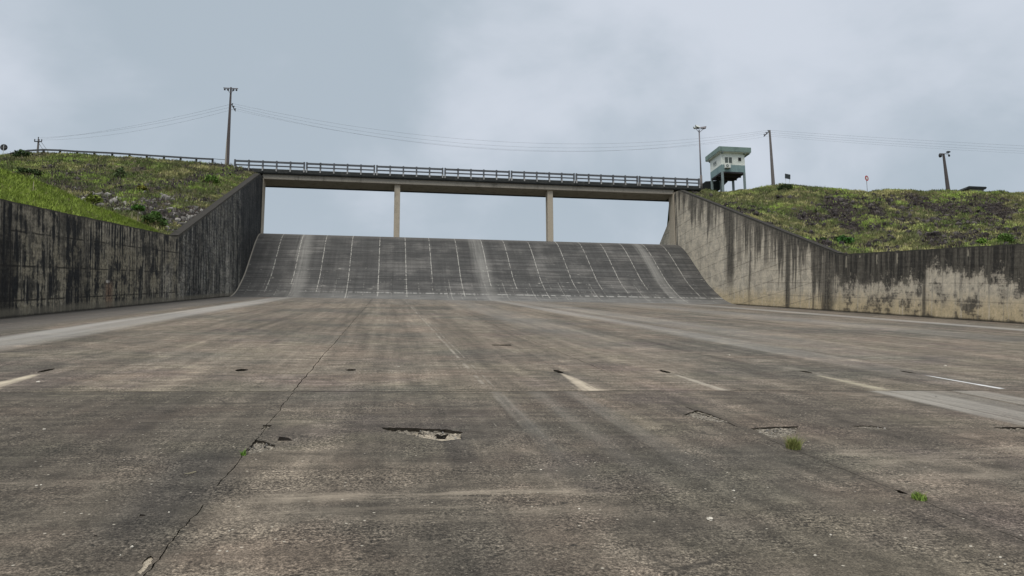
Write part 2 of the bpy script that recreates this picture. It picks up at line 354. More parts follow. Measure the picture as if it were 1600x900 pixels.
def mat_wall_left():
    g, b, out = material('blackened_concrete', 0.92, 0.2)
    p = g.coord(); u, v, w = g.sep(p)
    d = wall_top(g, v) - w
    zc = v * SN + w * CS
    ups = g.sm(v, 54.0, 57.0)
    big = g.noise(p, 0.24, 3, 0.6); mid = g.noise(p, 1.2, 4, 0.65); fine = g.noise(p, 6.0, 5, 0.72); gr = g.noise(p, 30.0, 3, 0.7)
    st = g.noise(g.vec(1.0, v * 0.9, w * 0.06), 1.0, 4, 0.62)
    st2 = g.noise(g.vec(4.0, v * 3.8, w * 0.22), 1.0, 4, 0.68)
    st3 = g.noise(g.vec(7.0, v * 8.5, w * 0.35), 1.0, 3, 0.65)
    hor = g.noise(g.vec(5.0, v * 0.4, w * 7.0), 1.0, 3, 0.6)
    c = g.mix((0.019, 0.020, 0.020), (0.070, 0.065, 0.053), g.sm(st, 0.44, 0.56))
    c = g.mix(c, (0.235, 0.212, 0.162), g.sm(st2 * 0.4 + mid * 0.6, 0.47, 0.56) * 0.82)
    c = g.mix(c, (0.31, 0.285, 0.23), g.sm(st3 * 0.6 + st2 * 0.4, 0.525, 0.58) * g.lin(big, 0.40, 0.58, 0.15, 0.9))
    # bluish black on the tall dam-side part
    c = g.mix(c, g.mix((0.026, 0.029, 0.032), (0.30, 0.30, 0.285), g.sm(st3 * 0.65 + fine * 0.35, 0.51, 0.58)), ups * 0.62)
    c = g.mix(c, (0.017, 0.019, 0.021), g.sm(v + (st2 - 0.5) * 2.0, 76.5, 78.5) * 0.8)
    # brown / ochre patches where the laitance fell off
    pt = g.sm(mid * 0.6 + fine * 0.4 + g.band(v, 43.0, 2.0, 3.0) * 0.05, 0.52, 0.57) * g.sm(d, 0.6, 1.6)
    c = g.mix(c, (0.185, 0.165, 0.118), pt * 0.75 * (1.0 - ups))
    rust = g.band(v + (st2 - 0.5) * 0.8, 42.0, 0.2, 0.6) * g.sm(w, 1.0, 1.5, 1.0, 0.0)
    c = g.mix(c, (0.15, 0.085, 0.055), rust * 0.6)
    c = g.mix(c, (0.50, 0.47, 0.42), g.band(v + (fine - 0.5) * 0.5, 41.8, 0.15, 0.2) * g.band(w + (fine - 0.5) * 0.2, 1.32, 0.03, 0.07) * 0.9)
    # pale grey cascades low on the dam side
    for (a, hw, so, w1, k) in ((71.4, 0.3, 1.0, 4.2, 0.75), (69.0, 0.2, 0.5, 3.0, 0.5), (66.0, 0.08, 0.3, 2.4, 0.75), (73.5, 0.3, 0.9, 3.4, 0.6), (64.2, 0.1, 0.4, 2.0, 0.35), (52.5, 0.5, 1.4, 2.5, 0.35), (56.0, 0.3, 0.9, 2.5, 0.4)):
        mk = g.band(v + (st2 - 0.5) * 1.3, a, hw, so) * g.sm(w + (st3 - 0.5) * 3.5, w1 * 0.7, w1, 1.0, 0.0)
        c = g.mix(c, (0.38, 0.36, 0.315), mk * k * g.lin(fine, 0.36, 0.6, 0.3, 1.0))
    # soot-black stretches
    for (a, hw, so, k) in ((30.6, 1.0, 0.7, 0.85), (48.2, 0.05, 0.5, 0.5), (38.2, 0.7, 0.8, 0.5), (60.5, 0.8, 1.2, 0.4)):
        c = g.mix(c, (0.014, 0.014, 0.014), g.band(v + (st2 - 0.5) * 0.8, a, hw, so) * k * g.sm(d, 0.5, 1.6, 0.35, 1.0))
    c = g.mix(c, (0.013, 0.014, 0.015), g.sm(st * 0.45 + st2 * 0.35 + mid * 0.2, 0.50, 0.445) * 0.85)
    # lighter streaks just under the coping
    c = g.mix(c, (0.150, 0.135, 0.115), g.sm(st2, 0.52, 0.64) * g.sm(d, 0.2, 0.5) * g.sm(d, 1.2, 2.4, 0.8, 0.0) * g.sm(v, 30.0, 52.0, 0.8, 0.4))
    c = g.scale(c, g.lin(fine, 0.36, 0.64, 0.55, 1.5))
    c = g.scale(c, g.lin(hor, 0.35, 0.65, 0.82, 1.2))
    c = g.scale(c, g.lin(gr, 0.3, 0.7, 0.85, 1.15))
    ld = g.line(w + (mid - 0.5) * 0.08, 1.28, 0.62, 0.018, 0.035) * g.sm(mid, 0.42, 0.55)
    lv = g.mx(g.line(v, 8.2, 39.7, 0.02, 0.04), g.line(v, 2.73, 39.7, 0.01, 0.02) * 0.4)
    c = g.mix(c, (0.014, 0.013, 0.012), g.mx(ld * (1.0 - ups), lv) * 0.8)
    c = g.mix(c, (0.02, 0.02, 0.02), g.line(zc, 1.22, 0.3, 0.015, 0.03) * ups * 0.5)
    # pale foot
    c = g.mix(c, (0.165, 0.150, 0.115), g.sm(w + (fine - 0.5) * 0.4, 0.22, 0.42, 1.0, 0.0) * 0.6)
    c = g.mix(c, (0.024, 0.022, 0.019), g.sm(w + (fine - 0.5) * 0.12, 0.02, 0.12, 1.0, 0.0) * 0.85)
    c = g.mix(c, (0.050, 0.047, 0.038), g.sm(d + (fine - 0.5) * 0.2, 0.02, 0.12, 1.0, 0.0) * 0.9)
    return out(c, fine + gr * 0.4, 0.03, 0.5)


def mat_bridge(name, base, dark, amt=0.5):
    g, b, out = material(name, 0.9, 0.2)
    p = g.coord(); x, y, z = g.sep(p)
    st = g.noise(g.vec(x * 1.4, y * 1.4, z * 0.12), 1.0, 4, 0.65)
    n = g.noise(p, 1.2, 4, 0.6); f = g.noise(p, 12.0, 4, 0.7)
    c = g.mix(base, dark, g.sm(st * 0.6 + n * 0.4, 0.50, 0.68) * amt)
    c = g.scale(c, g.lin(f, 0.3, 0.7, 0.75, 1.25))
    return out(c, f, 0.02, 0.4)


def mat_ground():
    """soil and turf base under the grass; 'bare' attribute = stony patches without grass"""
    g, b, out = material('hill_soil', 1.0, 0.1)
    p = g.coord()
    n = g.noise(p, 0.5, 4, 0.6); f = g.noise(p, 3.5, 5, 0.72); ff = g.noise(p, 14.0, 4, 0.7)
    bare = g.attr('bare', 'Fac')
    c = g.mix((0.085, 0.092, 0.036), (0.135, 0.125, 0.055), g.sm(n, 0.42, 0.62))
    c = g.mix(c, (0.105, 0.088, 0.055), g.sm(f, 0.55, 0.7) * 0.6)
    rk = g.mix((0.040, 0.035, 0.034), (0.120, 0.106, 0.095), g.sm(f, 0.45, 0.68))
    c = g.mix(c, rk, bare)
    c = g.scale(c, g.lin(ff, 0.3, 0.7, 0.55, 1.4))
    return out(c, f + ff * 0.5, 0.15, 0.8)


def mat_grass(name, mul=1.0):
    g, b, out = material(name, 0.8, 0.15)
    c = g.attr('tint', 'Color')
    m = out(g.scale(c, mul))
    return m


def mat_rock(name, lo, hi):
    g, b, out = material(name, 0.95, 0.15)
    p = g.coord()
    t = g.attr('tint', 'Fac')
    f = g.noise(p, 4.0, 5, 0.7)
    c = g.mix(lo, hi, t)
    c = g.scale(c, g.lin(f, 0.3, 0.7, 0.6, 1.35))
    return out(c, f, 0.05, 0.7)


M = dict(
    floor=mat_floor(), spall=mat_spall(), spall_edge_shade=plain('broken_edge_shade', (0.045, 0.039, 0.031), 0.95, 0.1, 0.5, 12.0), dirt=mat_dirt(), weir=mat_weir(), wall_r=mat_wall_right(), wall_l=mat_wall_left(),  # spall walls get a dark colour in place of their shadow
    girder=mat_bridge('girder_concrete', (0.33, 0.30, 0.25), (0.13, 0.118, 0.10), 0.7),
    pier=mat_bridge('pier_concrete', (0.47, 0.41, 0.32), (0.19, 0.16, 0.12), 0.7),
    fascia=mat_bridge('mossy_fascia', (0.045, 0.048, 0.046), (0.13, 0.13, 0.12), 0.5),
    coping=mat_bridge('dark_coping', (0.036, 0.033, 0.028), (0.020, 0.019, 0.017), 0.8),
    rail=mat_bridge('railing_concrete', (0.125, 0.132, 0.142), (0.055, 0.058, 0.06), 0.7),
    rail_foot=mat_bridge('pale_bracket', (0.36, 0.36, 0.35), (0.2, 0.2, 0.19), 0.5),
    guard=mat_bridge('guard_rail_concrete', (0.10, 0.105, 0.11), (0.06, 0.062, 0.065), 0.6),
    pole=mat_bridge('pole_concrete', (0.19, 0.172, 0.165), (0.085, 0.076, 0.075), 0.8),
    pole_base=mat_bridge('pale_pole_foot', (0.36, 0.33, 0.28), (0.2, 0.18, 0.15), 0.5),
    pole_dark=plain('weathered_pole', (0.105, 0.090, 0.088), 0.85),
    steel=plain('galvanised_steel', (0.17, 0.155, 0.165), 0.55, 0.4, metal=0.2),
    dark=plain('dark_fitting', (0.035, 0.036, 0.04), 0.6),
    lampglass=plain('lamp_lens', (0.62, 0.64, 0.60), 0.3, 0.5, 0.05),
    lamphood=plain('lamp_hood', (0.30, 0.32, 0.29), 0.5, 0.4),
    wire=plain('wire', (0.16, 0.16, 0.17), 0.6),
    hut=mat_bridge('hut_paint', (0.80, 0.83, 0.76), (0.62, 0.67, 0.59), 0.5),
    hut_band=mat_bridge('hut_band_paint', (0.235, 0.325, 0.325), (0.16, 0.23, 0.25), 0.8),
    hut_roof=mat_bridge('hut_roof_paint', (0.215, 0.290, 0.262), (0.105, 0.150, 0.140), 0.8),
    hut_under=plain('hut_underside', (0.050, 0.044, 0.050), 0.9),
    hut_post=mat_bridge('hut_post_paint', (0.24, 0.29, 0.29), (0.15, 0.19, 0.19), 0.6),
    white=plain('white_plastic', (0.74, 0.76, 0.71), 0.45, 0.4, 0.06),
    louver=plain('louver_grey', (0.16, 0.185, 0.17), 0.5),
    black=plain('black_opening', (0.012, 0.014, 0.013), 0.6),
    board=plain('sign_back', (0.045, 0.055, 0.060), 0.6),
    red=plain('sign_red', (0.50, 0.075, 0.075), 0.5),
    stone=plain('pale_stone', (0.60, 0.56, 0.48), 0.9, var=0.3, scale=20),
    debris=plain('dark_fragment', (0.025, 0.021, 0.017), 0.9),
    straw=plain('dry_straw', (0.42, 0.37, 0.25), 0.9),
    soil=mat_ground(), grass=mat_grass('grass_blades'), leaf=mat_grass('leaves'),
    rock=mat_rock('rubble_rock', (0.060, 0.056, 0.050), (0.36, 0.34, 0.31)),
    rock_dark=mat_rock('dark_rock', (0.036, 0.031, 0.031), (0.125, 0.112, 0.104)),
    bark=plain('bark', (0.30, 0.26, 0.19), 0.95),
    ramp=plain('dark_ramp', (0.022, 0.026, 0.027), 0.9),
    shelter=mat_bridge('shelter_concrete', (0.34, 0.33, 0.29), (0.2, 0.2, 0.17), 0.5),
)


# --------------------------------------------------------------------------
# object helpers
# --------------------------------------------------------------------------
def tag(o, label=None, cat=None, group=None, kind=None):
    if label: o['label'] = label
    if cat: o['category'] = cat
    if group: o['group'] = group
    if kind: o['kind'] = kind
    return o


def thing(name, loc, label, cat, group=None):
    o = bpy.data.objects.new(name, None); COL.objects.link(o); o.location = loc
    o.empty_display_size = 0.3
    return tag(o, label, cat, group)


def np_obj(name, verts, faces, mat, parent=None, smooth=False, mats=None, fmat=None):
    me = bpy.data.meshes.new(name)
    me.from_pydata([tuple(v) for v in verts], [], [tuple(f) for f in faces])
    for m in (mats or [mat]): me.materials.append(m)
    if fmat is not None: me.polygons.foreach_set('material_index', fmat)
    if smooth: me.polygons.foreach_set('use_smooth', [True] * len(me.polygons))
    me.update()
    o = bpy.data.objects.new(name, me); COL.objects.link(o)
    if parent: o.parent = parent
    return o


class MB:
    def __init__(s): s.v, s.f = [], []
    def add(s, vs, fs):
        n = len(s.v); s.v += [Vector(q) for q in vs]; s.f += [tuple(i + n for i in f) for f in fs]; return s
    def box(s, x0, x1, y0, y1, z0, z1, mtx=None, bev=0.0):
        bm = bmesh.new(); bmesh.ops.create_cube(bm, size=1)
        for q in bm.verts: q.co = Vector(((x0 + x1) / 2 + q.co.x * (x1 - x0), (y0 + y1) / 2 + q.co.y * (y1 - y0), (z0 + z1) / 2 + q.co.z * (z1 - z0)))
        if bev: bmesh.ops.bevel(bm, geom=bm.edges[:], offset=bev, segments=1, affect='EDGES')
        if mtx: bm.transform(mtx)
        bm.verts.index_update()
        s.add([q.co.copy() for q in bm.verts], [[q.index for q in f.verts] for f in bm.faces]); bm.free(); return s
    def tube(s, pts, rad, n=8, cap=True):
        pts = [Vector(p) for p in pts]
        if not isinstance(rad, (list, tuple)): rad = [rad] * len(pts)
        base = len(s.v); ref = None
        for i, p in enumerate(pts):
            t = (pts[min(i + 1, len(pts) - 1)] - pts[max(i - 1, 0)]).normalized()
            if ref is None: ref = Vector((1, 0, 0)) if abs(t.x) < 0.8 else Vector((0, 0, 1))
            a = (ref - t * ref.dot(t)).normalized(); bb = t.cross(a); ref = a
            for k in range(n):
                th = 2 * math.pi * k / n
                s.v.append(p + (a * math.cos(th) + bb * math.sin(th)) * rad[i])
        for i in range(len(pts) - 1):
            for k in range(n):
                k2 = (k + 1) % n
                s.f.append((base + i * n + k, base + i * n + k2, base + (i + 1) * n + k2, base + (i + 1) * n + k))
        if cap:
            s.f.append(tuple(base + k for k in reversed(range(n)))); e = base + (len(pts) - 1) * n
            s.f.append(tuple(e + k for k in range(n)))
        return s
    def build(s, name, mat, parent=None, smooth=False):
        off = parent.location if parent else Vector((0, 0, 0))
        if parent and parent.parent: off = parent.parent.location + parent.location
        if parent and parent.type == 'MESH' and parent.parent: off = parent.parent.location
        return np_obj(name, [q - off for q in s.v], s.f, mat, parent, smooth)


def in_floor_frame(o):
    o.rotation_euler.x = SLOPE; return o


# value noise for terrain (world metres)
_lat = rng.random((64, 64))
def vnoise(x, y):
    xi = np.floor(x).astype(int); yi = np.floor(y).astype(int); fx = x - xi; fy = y - yi
    fx = fx * fx * (3 - 2 * fx); fy = fy * fy * (3 - 2 * fy)
    a = _lat[xi % 64, yi % 64]; b = _lat[(xi + 1) % 64, yi % 64]; c = _lat[xi % 64, (yi + 1) % 64]; d = _lat[(xi + 1) % 64, (yi + 1) % 64]
    return (a * (1 - fx) + b * fx) * (1 - fy) + (c * (1 - fx) + d * fx) * fy
def fbm(x, y, o=4):
    s = 0; a = 0.5; t = 0
    for i in range(o):
        s = s + a * vnoise(x * 2 ** i + 17.3 * i, y * 2 ** i + 9.1 * i); t += a; a *= 0.5
    return s / t


# --------------------------------------------------------------------------
# camera (solved from the vanishing points of the chute)
# --------------------------------------------------------------------------
cam = bpy.data.objects.new('camera', bpy.data.cameras.new('camera')); COL.objects.link(cam)
cr = Vector((0.98787, -0.15519, -0.00496)); cu = Vector((-0.01828, -0.14799, 0.98882)); cf = Vector((0.15419, 0.97674, 0.14903))
cf.normalize(); cr = (cr - cf * cr.dot(cf)).normalized(); cu = cr.cross(cf)
CAMLOC = Vector((0.0, -0.2503, 1.5803))
cam.matrix_world = Matrix(((cr.x, cu.x, -cf.x, CAMLOC.x), (cr.y, cu.y, -cf.y, CAMLOC.y), (cr.z, cu.z, -cf.z, CAMLOC.z), (0, 0, 0, 1)))
cam.data.sensor_width = 36.0; cam.data.lens = 36.0 * 1251.2 / 1600.0
cam.data.clip_start = 0.05; cam.data.clip_end = 5000
scene.camera = cam


def ray(px, py):                      # direction of a survey sight line from the photo
    return (cr * ((px - 800) / 1251.2) - cu * ((py - 450) / 1251.2) + cf)
def at_y(px, py, Y):
    d = ray(px, py); return CAMLOC + d * ((Y - CAMLOC.y) / d.y)
def at_x(px, py, X):
    d = ray(px, py); return CAMLOC + d * ((X - CAMLOC.x) / d.x)
def at_floor(px, py):
    d = ray(px, py); n = Vector((0, -SN, CS)); k = -CAMLOC.dot(n) / d.dot(n); q = CAMLOC + d * k
    return q.x, q.y * CS + q.z * SN


# --------------------------------------------------------------------------
# floor: one sheet triangulated around joints, drain holes and spalls
# --------------------------------------------------------------------------
def build_floor():
    polys = []                                  # (points, depth, material, kind)
    def jag(a, b, half, step, amp, depth, m=2):
        a = Vector(a); b = Vector(b); L = (b - a).length; t = (b - a) / L; n = Vector((-t.y, t.x))
        k = max(2, int(L / step)); lo, hi = [], []
        wv = 0.0
        for i in range(k + 1):
            wv = wv * 0.8 + random.uniform(-amp, amp) * 0.5
            p = a + t * (L * i / k) + n * wv
            h1 = half * random.uniform(0.5, 1.25); h2 = half * random.uniform(0.5, 1.25)
            if i in (0, k): h1 = h2 = half * 0.25
            lo.append(p - n * h1); hi.append(p + n * h2)
        polys.append((lo + hi[::-1], depth, m, 'groove', None))
    jag((-1.25, 2.2), (-1.24, 5.9), 0.0045, 0.04, 0.018, 0.02)
    jag((-1.26, 6.4), (-1.28, 11.70), 0.0045, 0.07, 0.016, 0.02)
    jag((-1.30, 11.80), (-1.26, 71.5), 0.008, 0.22, 0.03, 0.03)
    jag((4.12, 2.2), (4.08, 5.6), 0.004, 0.06, 0.016, 0.02)
    jag((4.08, 5.85), (4.02, 8.0), 0.004, 0.06, 0.016, 0.02)
    jag((4.02, 8.7), (3.97, 10.2), 0.010, 0.06, 0.016, 0.03)
    jag((4.05, 14.5), (4.08, 40.0), 0.007, 0.25, 0.03, 0.03)
    jag((-13.4, 11.75), (33.0, 11.75), 0.015, 0.09, 0.014, 0.03)
    def blob(cx, cy, rx, ry, n, rough, depth, m, kind, rot=0.0, seed=0):
        rr = random.Random(seed); pts = []
        for i in range(n):
            th = 2 * math.pi * i / n; k = 1 + rr.uniform(-rough, rough)
            x, y = math.cos(th) * rx * k, math.sin(th) * ry * k
            pts.append(Vector((cx + x * math.cos(rot) - y * math.sin(rot), cy + x * math.sin(rot) + y * math.cos(rot))))
        polys.append((pts, depth, m, kind, (cx, cy, rx, ry)))
    # drain holes, row at v = 14.55
    blob(-0.61, 14.57, 0.095, 0.14, 14, 0.04, 0.30, 2, 'pit', seed=1)
    blob(-2.48, 14.50, 0.10, 0.20, 14, 0.10, 0.25, 2, 'pit', seed=2)
    for (x, L, s) in ((-5.59, 0.30, 3), (3.14, 0.30, 4), (5.19, 0.26, 5), (8.04, 0.22, 6), (10.2, 0.24, 7)):
        blob(x, 14.55 - L * 0.55, 0.065, L, 16, 0.16, 0.2, 2, 'pit', seed=s)
    # spalls traced on the slab
    def spall(px, depth, kind='spall', m=1):
        pts = [Vector(at_floor(*q)) for q in px]; out = []
        for i, p in enumerate(pts):
            q = pts[(i + 1) % len(pts)]; k = max(1, int((q - p).length / 0.035))
            for j in range(k):
                a = p.lerp(q, j / k)
                if j: a = a + Vector((random.uniform(-.012, .012), random.uniform(-.016, .016)))
                out.append(a)
        xs = [p.x for p in out]; ys = [p.y for p in out]
        polys.append((out, depth, m, kind, ((min(xs) + max(xs)) / 2, (min(ys) + max(ys)) / 2, (max(xs) - min(xs)) / 2, (max(ys) - min(ys)) / 2)))
    spall([(594, 668), (625, 668), (660, 669.5), (700, 671), (722, 675), (719, 686), (690, 689), (668, 685), (645, 681), (628, 677), (606, 673)], 0.045)
    spall([(678, 676), (700, 675.5), (694, 685), (684, 684)], 0.12, 'pit', 2)
    spall([(398, 687), (412, 689), (430, 696), (424, 702), (404, 707), (385, 709)], 0.035)
    spall([(412, 664), (424, 664), (418, 672), (408, 671)], 0.03)
    spall([(1068, 648), (1090, 641), (1112, 648), (1140, 660), (1118, 659), (1092, 655)], 0.024)
    spall([(1172, 669), (1210, 667), (1247, 666), (1244, 675), (1222, 683), (1204, 684), (1188, 677)], 0.024)
    spall([(1330, 665.5), (1362, 665), (1392, 671), (1362, 671)], 0.014)
    spall([(1552, 668), (1580, 667), (1602, 668), (1602, 672), (1575, 671)], 0.03)
    spall([(1396, 765), (1406, 766), (1420, 772), (1408, 771)], 0.06, 'pit', 2)
    spall([(768, 538.5), (798, 538.5), (800, 540.2), (770, 540)], 0.04)
    spall([(214, 893), (222, 880), (236, 868), (240, 872), (230, 886), (220, 897)], 0.012)
    # assemble CDT input
    pts = []; faces = []
    def addp(p): pts.append(Vector((p[0], p[1]))); return len(pts) - 1
    U0, U1, V0, V1 = UL - 0.25, UR + 0.25, -30.0, 72.4
    faces.append([addp(q) for q in ((U0, V0), (U1, V0), (U1, V1), (U0, V1))])
    info = [None]
    for P in polys:
        L = list(P[0]); ar = sum(a.x * b.y - b.x * a.y for a, b in zip(L, L[1:] + L[:1]))
        faces.append([addp(q) for q in (L if ar > 0 else L[::-1])]); info.append(P)
        if P[3] == 'spall':
            cx, cy, rx, ry = P[4]
            for _ in range(90):
                addp((cx + random.uniform(-rx, rx), cy + random.uniform(-ry, ry)))
    # light scatter so that the sheet can be faintly uneven
    for _ in range(2500):
        vv = 3.0 + 68.0 * random.random() ** 2
        addp((random.uniform(UL + .1, UR - .1), vv))
    V, E, Fc, ov, oe, of = geometry.delaunay_2d_cdt(pts, [], faces, 0, 1e-5)
    verts = []; outf = []; fm = []
    vid = {}
    def vert(i, depth):
        k = (i, round(depth, 5))
        if k not in vid: vid[k] = len(verts); verts.append((V[i].x, V[i].y, -depth))
        return vid[k]
    rel = {}
    def depth_at(i, inside):
        d = 0.0
        for j in inside:
            P = info[j]
            if P[3] == 'spall':
                cx, cy, rx, ry = P[4]
                t = max(0.0, min(1.0, (V[i].y - (cy - ry)) / (2 * ry)))
                if (i, j) not in rel: rel[(i, j)] = random.uniform(0.45, 1.15)
                d = max(d, P[1] * (0.06 + 0.94 * t ** 0.8) * rel[(i, j)])
            elif P[3] == 'pit': d = max(d, P[1])
            else: d = max(d, P[1])
        return d
    state = []; edge_faces = {}
    for fi, f in enumerate(Fc):
        ins = tuple(sorted(j for j in of[fi] if j != 0)); state.append(ins)
        if 0 not in of[fi]: continue
        ids = [vert(i, depth_at(i, ins)) for i in f]
        outf.append(ids)
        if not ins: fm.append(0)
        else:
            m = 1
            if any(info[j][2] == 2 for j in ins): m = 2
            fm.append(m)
        for a, b in zip(f, list(f[1:]) + [f[0]]): edge_faces.setdefault((min(a, b), max(a, b)), []).append(fi)
    for (a, b), fs in edge_faces.items():
        if len(fs) != 2 or state[fs[0]] == state[fs[1]]: continue
        s0, s1 = state[fs[0]], state[fs[1]]
        q = [vert(a, depth_at(a, s0)), vert(b, depth_at(b, s0)), vert(b, depth_at(b, s1)), vert(a, depth_at(a, s1))]
        q2 = []
        for i in q:
            if i not in q2: q2.append(i)
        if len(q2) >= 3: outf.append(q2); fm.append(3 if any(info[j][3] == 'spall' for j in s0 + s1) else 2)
    o = np_obj('floor', verts, outf, None, mats=[M['floor'], M['spall'], M['dirt'], M['spall_edge_shade']], fmat=fm)
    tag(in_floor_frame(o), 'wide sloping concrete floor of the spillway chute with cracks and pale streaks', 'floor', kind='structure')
build_floor()


# --------------------------------------------------------------------------
# weir (ogee)
# --------------------------------------------------------------------------
prof = [(72.2, -0.01), (73.4, 0.07), (74.6, 0.27), (75.9, 0.60), (77.4, 1.13), (79.2, 1.84), (80.8, 2.66), (82.1, 3.42), (83.6, 4.28), (85.0, 5.08), (86.2, 5.68), (87.2, 6.09), (88.2, 6.36), (89.1, 6.46), (90.0, 6.38), (90.8, 6.1), (91.2, 5.6), (91.2, -2.0)]
def smooth_profile(P, n=6):
    out = []
    for i in range(len(P) - 1):
        p0, p1, p2, p3 = P[max(i - 1, 0)], P[i], P[i + 1], P[min(i + 2, len(P) - 1)]
        for k in range(n):
            t = k / n
            out.append(tuple(0.5 * (2 * p1[j] + (p2[j] - p0[j]) * t + (2 * p0[j] - 5 * p1[j] + 4 * p2[j] - p3[j]) * t * t + (3 * p1[j] - p0[j] - 3 * p2[j] + p3[j]) * t ** 3) for j in (0, 1)))
    return out
pp = smooth_profile(prof[:-1]) + [prof[-2], prof[-1]]
us = [UL - 0.2 + (UR - UL + 0.4) * i / 24 for i in range(25)]
vs = [(u, a, b) for u in us for (a, b) in pp]; n = len(pp)
fs = [(i * n + j, (i + 1) * n + j, (i + 1) * n + j + 1, i * n + j + 1) for i in range(24) for j in range(n - 1)]
o = np_obj('spillway_weir', vs, fs, M['weir'], smooth=True)
tag(in_floor_frame(o), 'curved dark grey concrete spillway weir with pale vertical joints under the bridge', 'weir')


# --------------------------------------------------------------------------
# side walls: profile in the v-w plane, 0.55 m thick, weathered concrete
# --------------------------------------------------------------------------
def wall(name, u_in, sgn, mat, label):
    top = [(-30, 4.23), (55.0, 4.23), (88.3, 12.70), (91.15, 12.70), (91.15, 9.75), (94.8, 6.75), (97.4, 4.6), (97.4, -3)]
    if sgn < 0: top = top[:4] + [(91.15, -3)]
    P = [(-30, -3.0)]
    for i in range(len(top) - 1):
        a, b = top[i], top[i + 1]; L = math.hypot(b[0] - a[0], b[1] - a[1]); k = max(1, int(L / 1.0))
        for j in range(k): P.append((a[0] + (b[0] - a[0]) * j / k, a[1] + (b[1] - a[1]) * j / k))
    P.append(top[-1])
    n = len(P); u_out = u_in + sgn * 0.55
    rr = random.Random(5)
    V = []
    for k, uu in enumerate((u_in, u_out)):
        for (a, b) in P: V.append((uu, a, b + (rr.uniform(-.012, .012) if b > 0 else 0)))
    Fs = [tuple(range(n)) if sgn > 0 else tuple(reversed(range(n))), tuple(reversed(range(n, 2 * n))) if sgn > 0 else tuple(range(n, 2 * n))]
    for i in range(n):
        j = (i + 1) % n; q = (i, n + i, n + j, j); Fs.append(q if sgn > 0 else q[::-1])
    root = thing(name, (0, 0, 0), label, 'retaining wall')
    in_floor_frame(root)
    body = np_obj('wall_body', V, Fs, mat, root)
    # sloping coping kerb on the dam side
    m = MB()
    a, b = Vector((0, 55.15, 4.27)), Vector((0, 88.2, 12.68))
    t = (b - a).normalized(); nn = Vector((0, -t.z, t.y))
    u0, u1 = sorted((u_in, u_out + sgn * (0.05 if sgn < 0 else 0.0)))
    if sgn > 0: u0 += 0.03
    else: u1 -= 0.03
    vs = []
    K = 24
    for i in range(K + 1):
        c = a.lerp(b, i / K); e = rr.uniform(-.01, .01)
        for (uu, h) in ((u0, -0.06), (u1, -0.06), (u1, 0.07 + e), (u0, 0.07 + e)): vs.append(Vector((uu, 0, 0)) + c + nn * h)
    fs = [(0, 1, 2, 3), tuple(4 * K + q for q in (3, 2, 1, 0))]
    for i in range(K):
        for k in range(4):
            k2 = (k + 1) % 4; fs.append((4 * i + k, 4 * i + 4 + k, 4 * i + 4 + k2, 4 * i + k2))
    np_obj('coping', vs, fs, M['coping'], root)
    return root
wall('retaining_wall', UL, -1, M['wall_l'], 'blackened concrete side wall below the rocky hillside with the guard rail')
wall('retaining_wall', UR, 1, M['wall_r'], 'beige streaked concrete side wall below the hut on stilts')


# --------------------------------------------------------------------------
# bridge
# --------------------------------------------------------------------------
BX0, BX1, BY = -16.7, 36.45, 86.95
bridge = thing('road_bridge', (9.78, 89.5, 20.3), 'concrete road bridge with grey railing on two slender piers above the weir', 'bridge')
m = MB(); m.box(BX0, BX1, BY, BY + 5.8, 27.05, 27.50, bev=0.03); m.box(BX0, BX1, BY + 0.06, BY + 5.7, 26.98, 27.06)
m.build('deck', M['fascia'], bridge)
m = MB()
m.box(-13.6, 33.15, 87.22, 90.05, 26.43, 26.985, bev=0.02)
for x in (-7.5, -3.2, 5.0, 11.5, 15.0, 24.0, 28.0): m.tube([(x, 87.6, 26.44), (x, 87.6, 26.36)], 0.05, 6)
m.build('girder', M['girder'], bridge)
for x in (0.94, 18.36):
    m = MB(); m.box(x - 0.32, x + 0.32, 87.5, 88.6, 19.6, 26.44, bev=0.02)
    m.box(x - 0.326, x + 0.326, 87.494, 88.606, 23.2, 23.23)
    m.build('pier', M['pier'], bridge)
for sgn, x in ((-1, UL), (1, UR)):
    m = MB()
    x0, x1 = sorted((x - sgn * 0.07, x + sgn * 0.5))
    m.box(x0, x1, 86.95, 88.6, 17.0, 26.44, bev=0.02)
    ap = m.build('abutment_pillar', M['pier'], bridge)
    for y in (86.30, 86.72):
        m = MB(); xa, xb = sorted((x - sgn * 0.03, x + sgn * 0.3)); m.box(xa, xb, y, y + 0.13, 18.5, 26.3); m.build('slot_edge', M['fascia'], ap)
npan = 7; PW = (BX1 - BX0 - 0.1) / npan
for k in range(npan):
    x0 = BX0 + 0.05 + PW * k + 0.05; x1 = x0 + PW - 0.10
    panel = MB(); panel.box(x0 + 0.05, x1 - 0.05, BY + 0.07, BY + 0.21, 28.19, 28.39, bev=0.015)
    pr = panel.build('railing_panel', M['rail'], bridge)
    b2 = MB(); b2.box(x0 + 0.05, x1 - 0.05, BY + 0.08, BY + 0.20, 27.80, 27.93, bev=0.012); b2.build('mid_rail', M['rail'], pr)
    for i in range(6):
        px = x0 + 0.09 + (PW - 0.28) * i / 5
        q = MB(); q.box(px - 0.085, px + 0.085, BY + 0.02, BY + 0.25, 27.495, 28.44, bev=0.015)
        po = q.build('railing_post', M['rail'], pr)
    for i in range(6):
        px = x0 + 0.09 + (PW - 0.28) * i / 5
        q = MB(); q.box(px - 0.075, px + 0.075, BY - 0.07, BY - 0.003, 27.22, 27.62, bev=0.01); q.build('post_bracket', M['rail_foot'], pr)


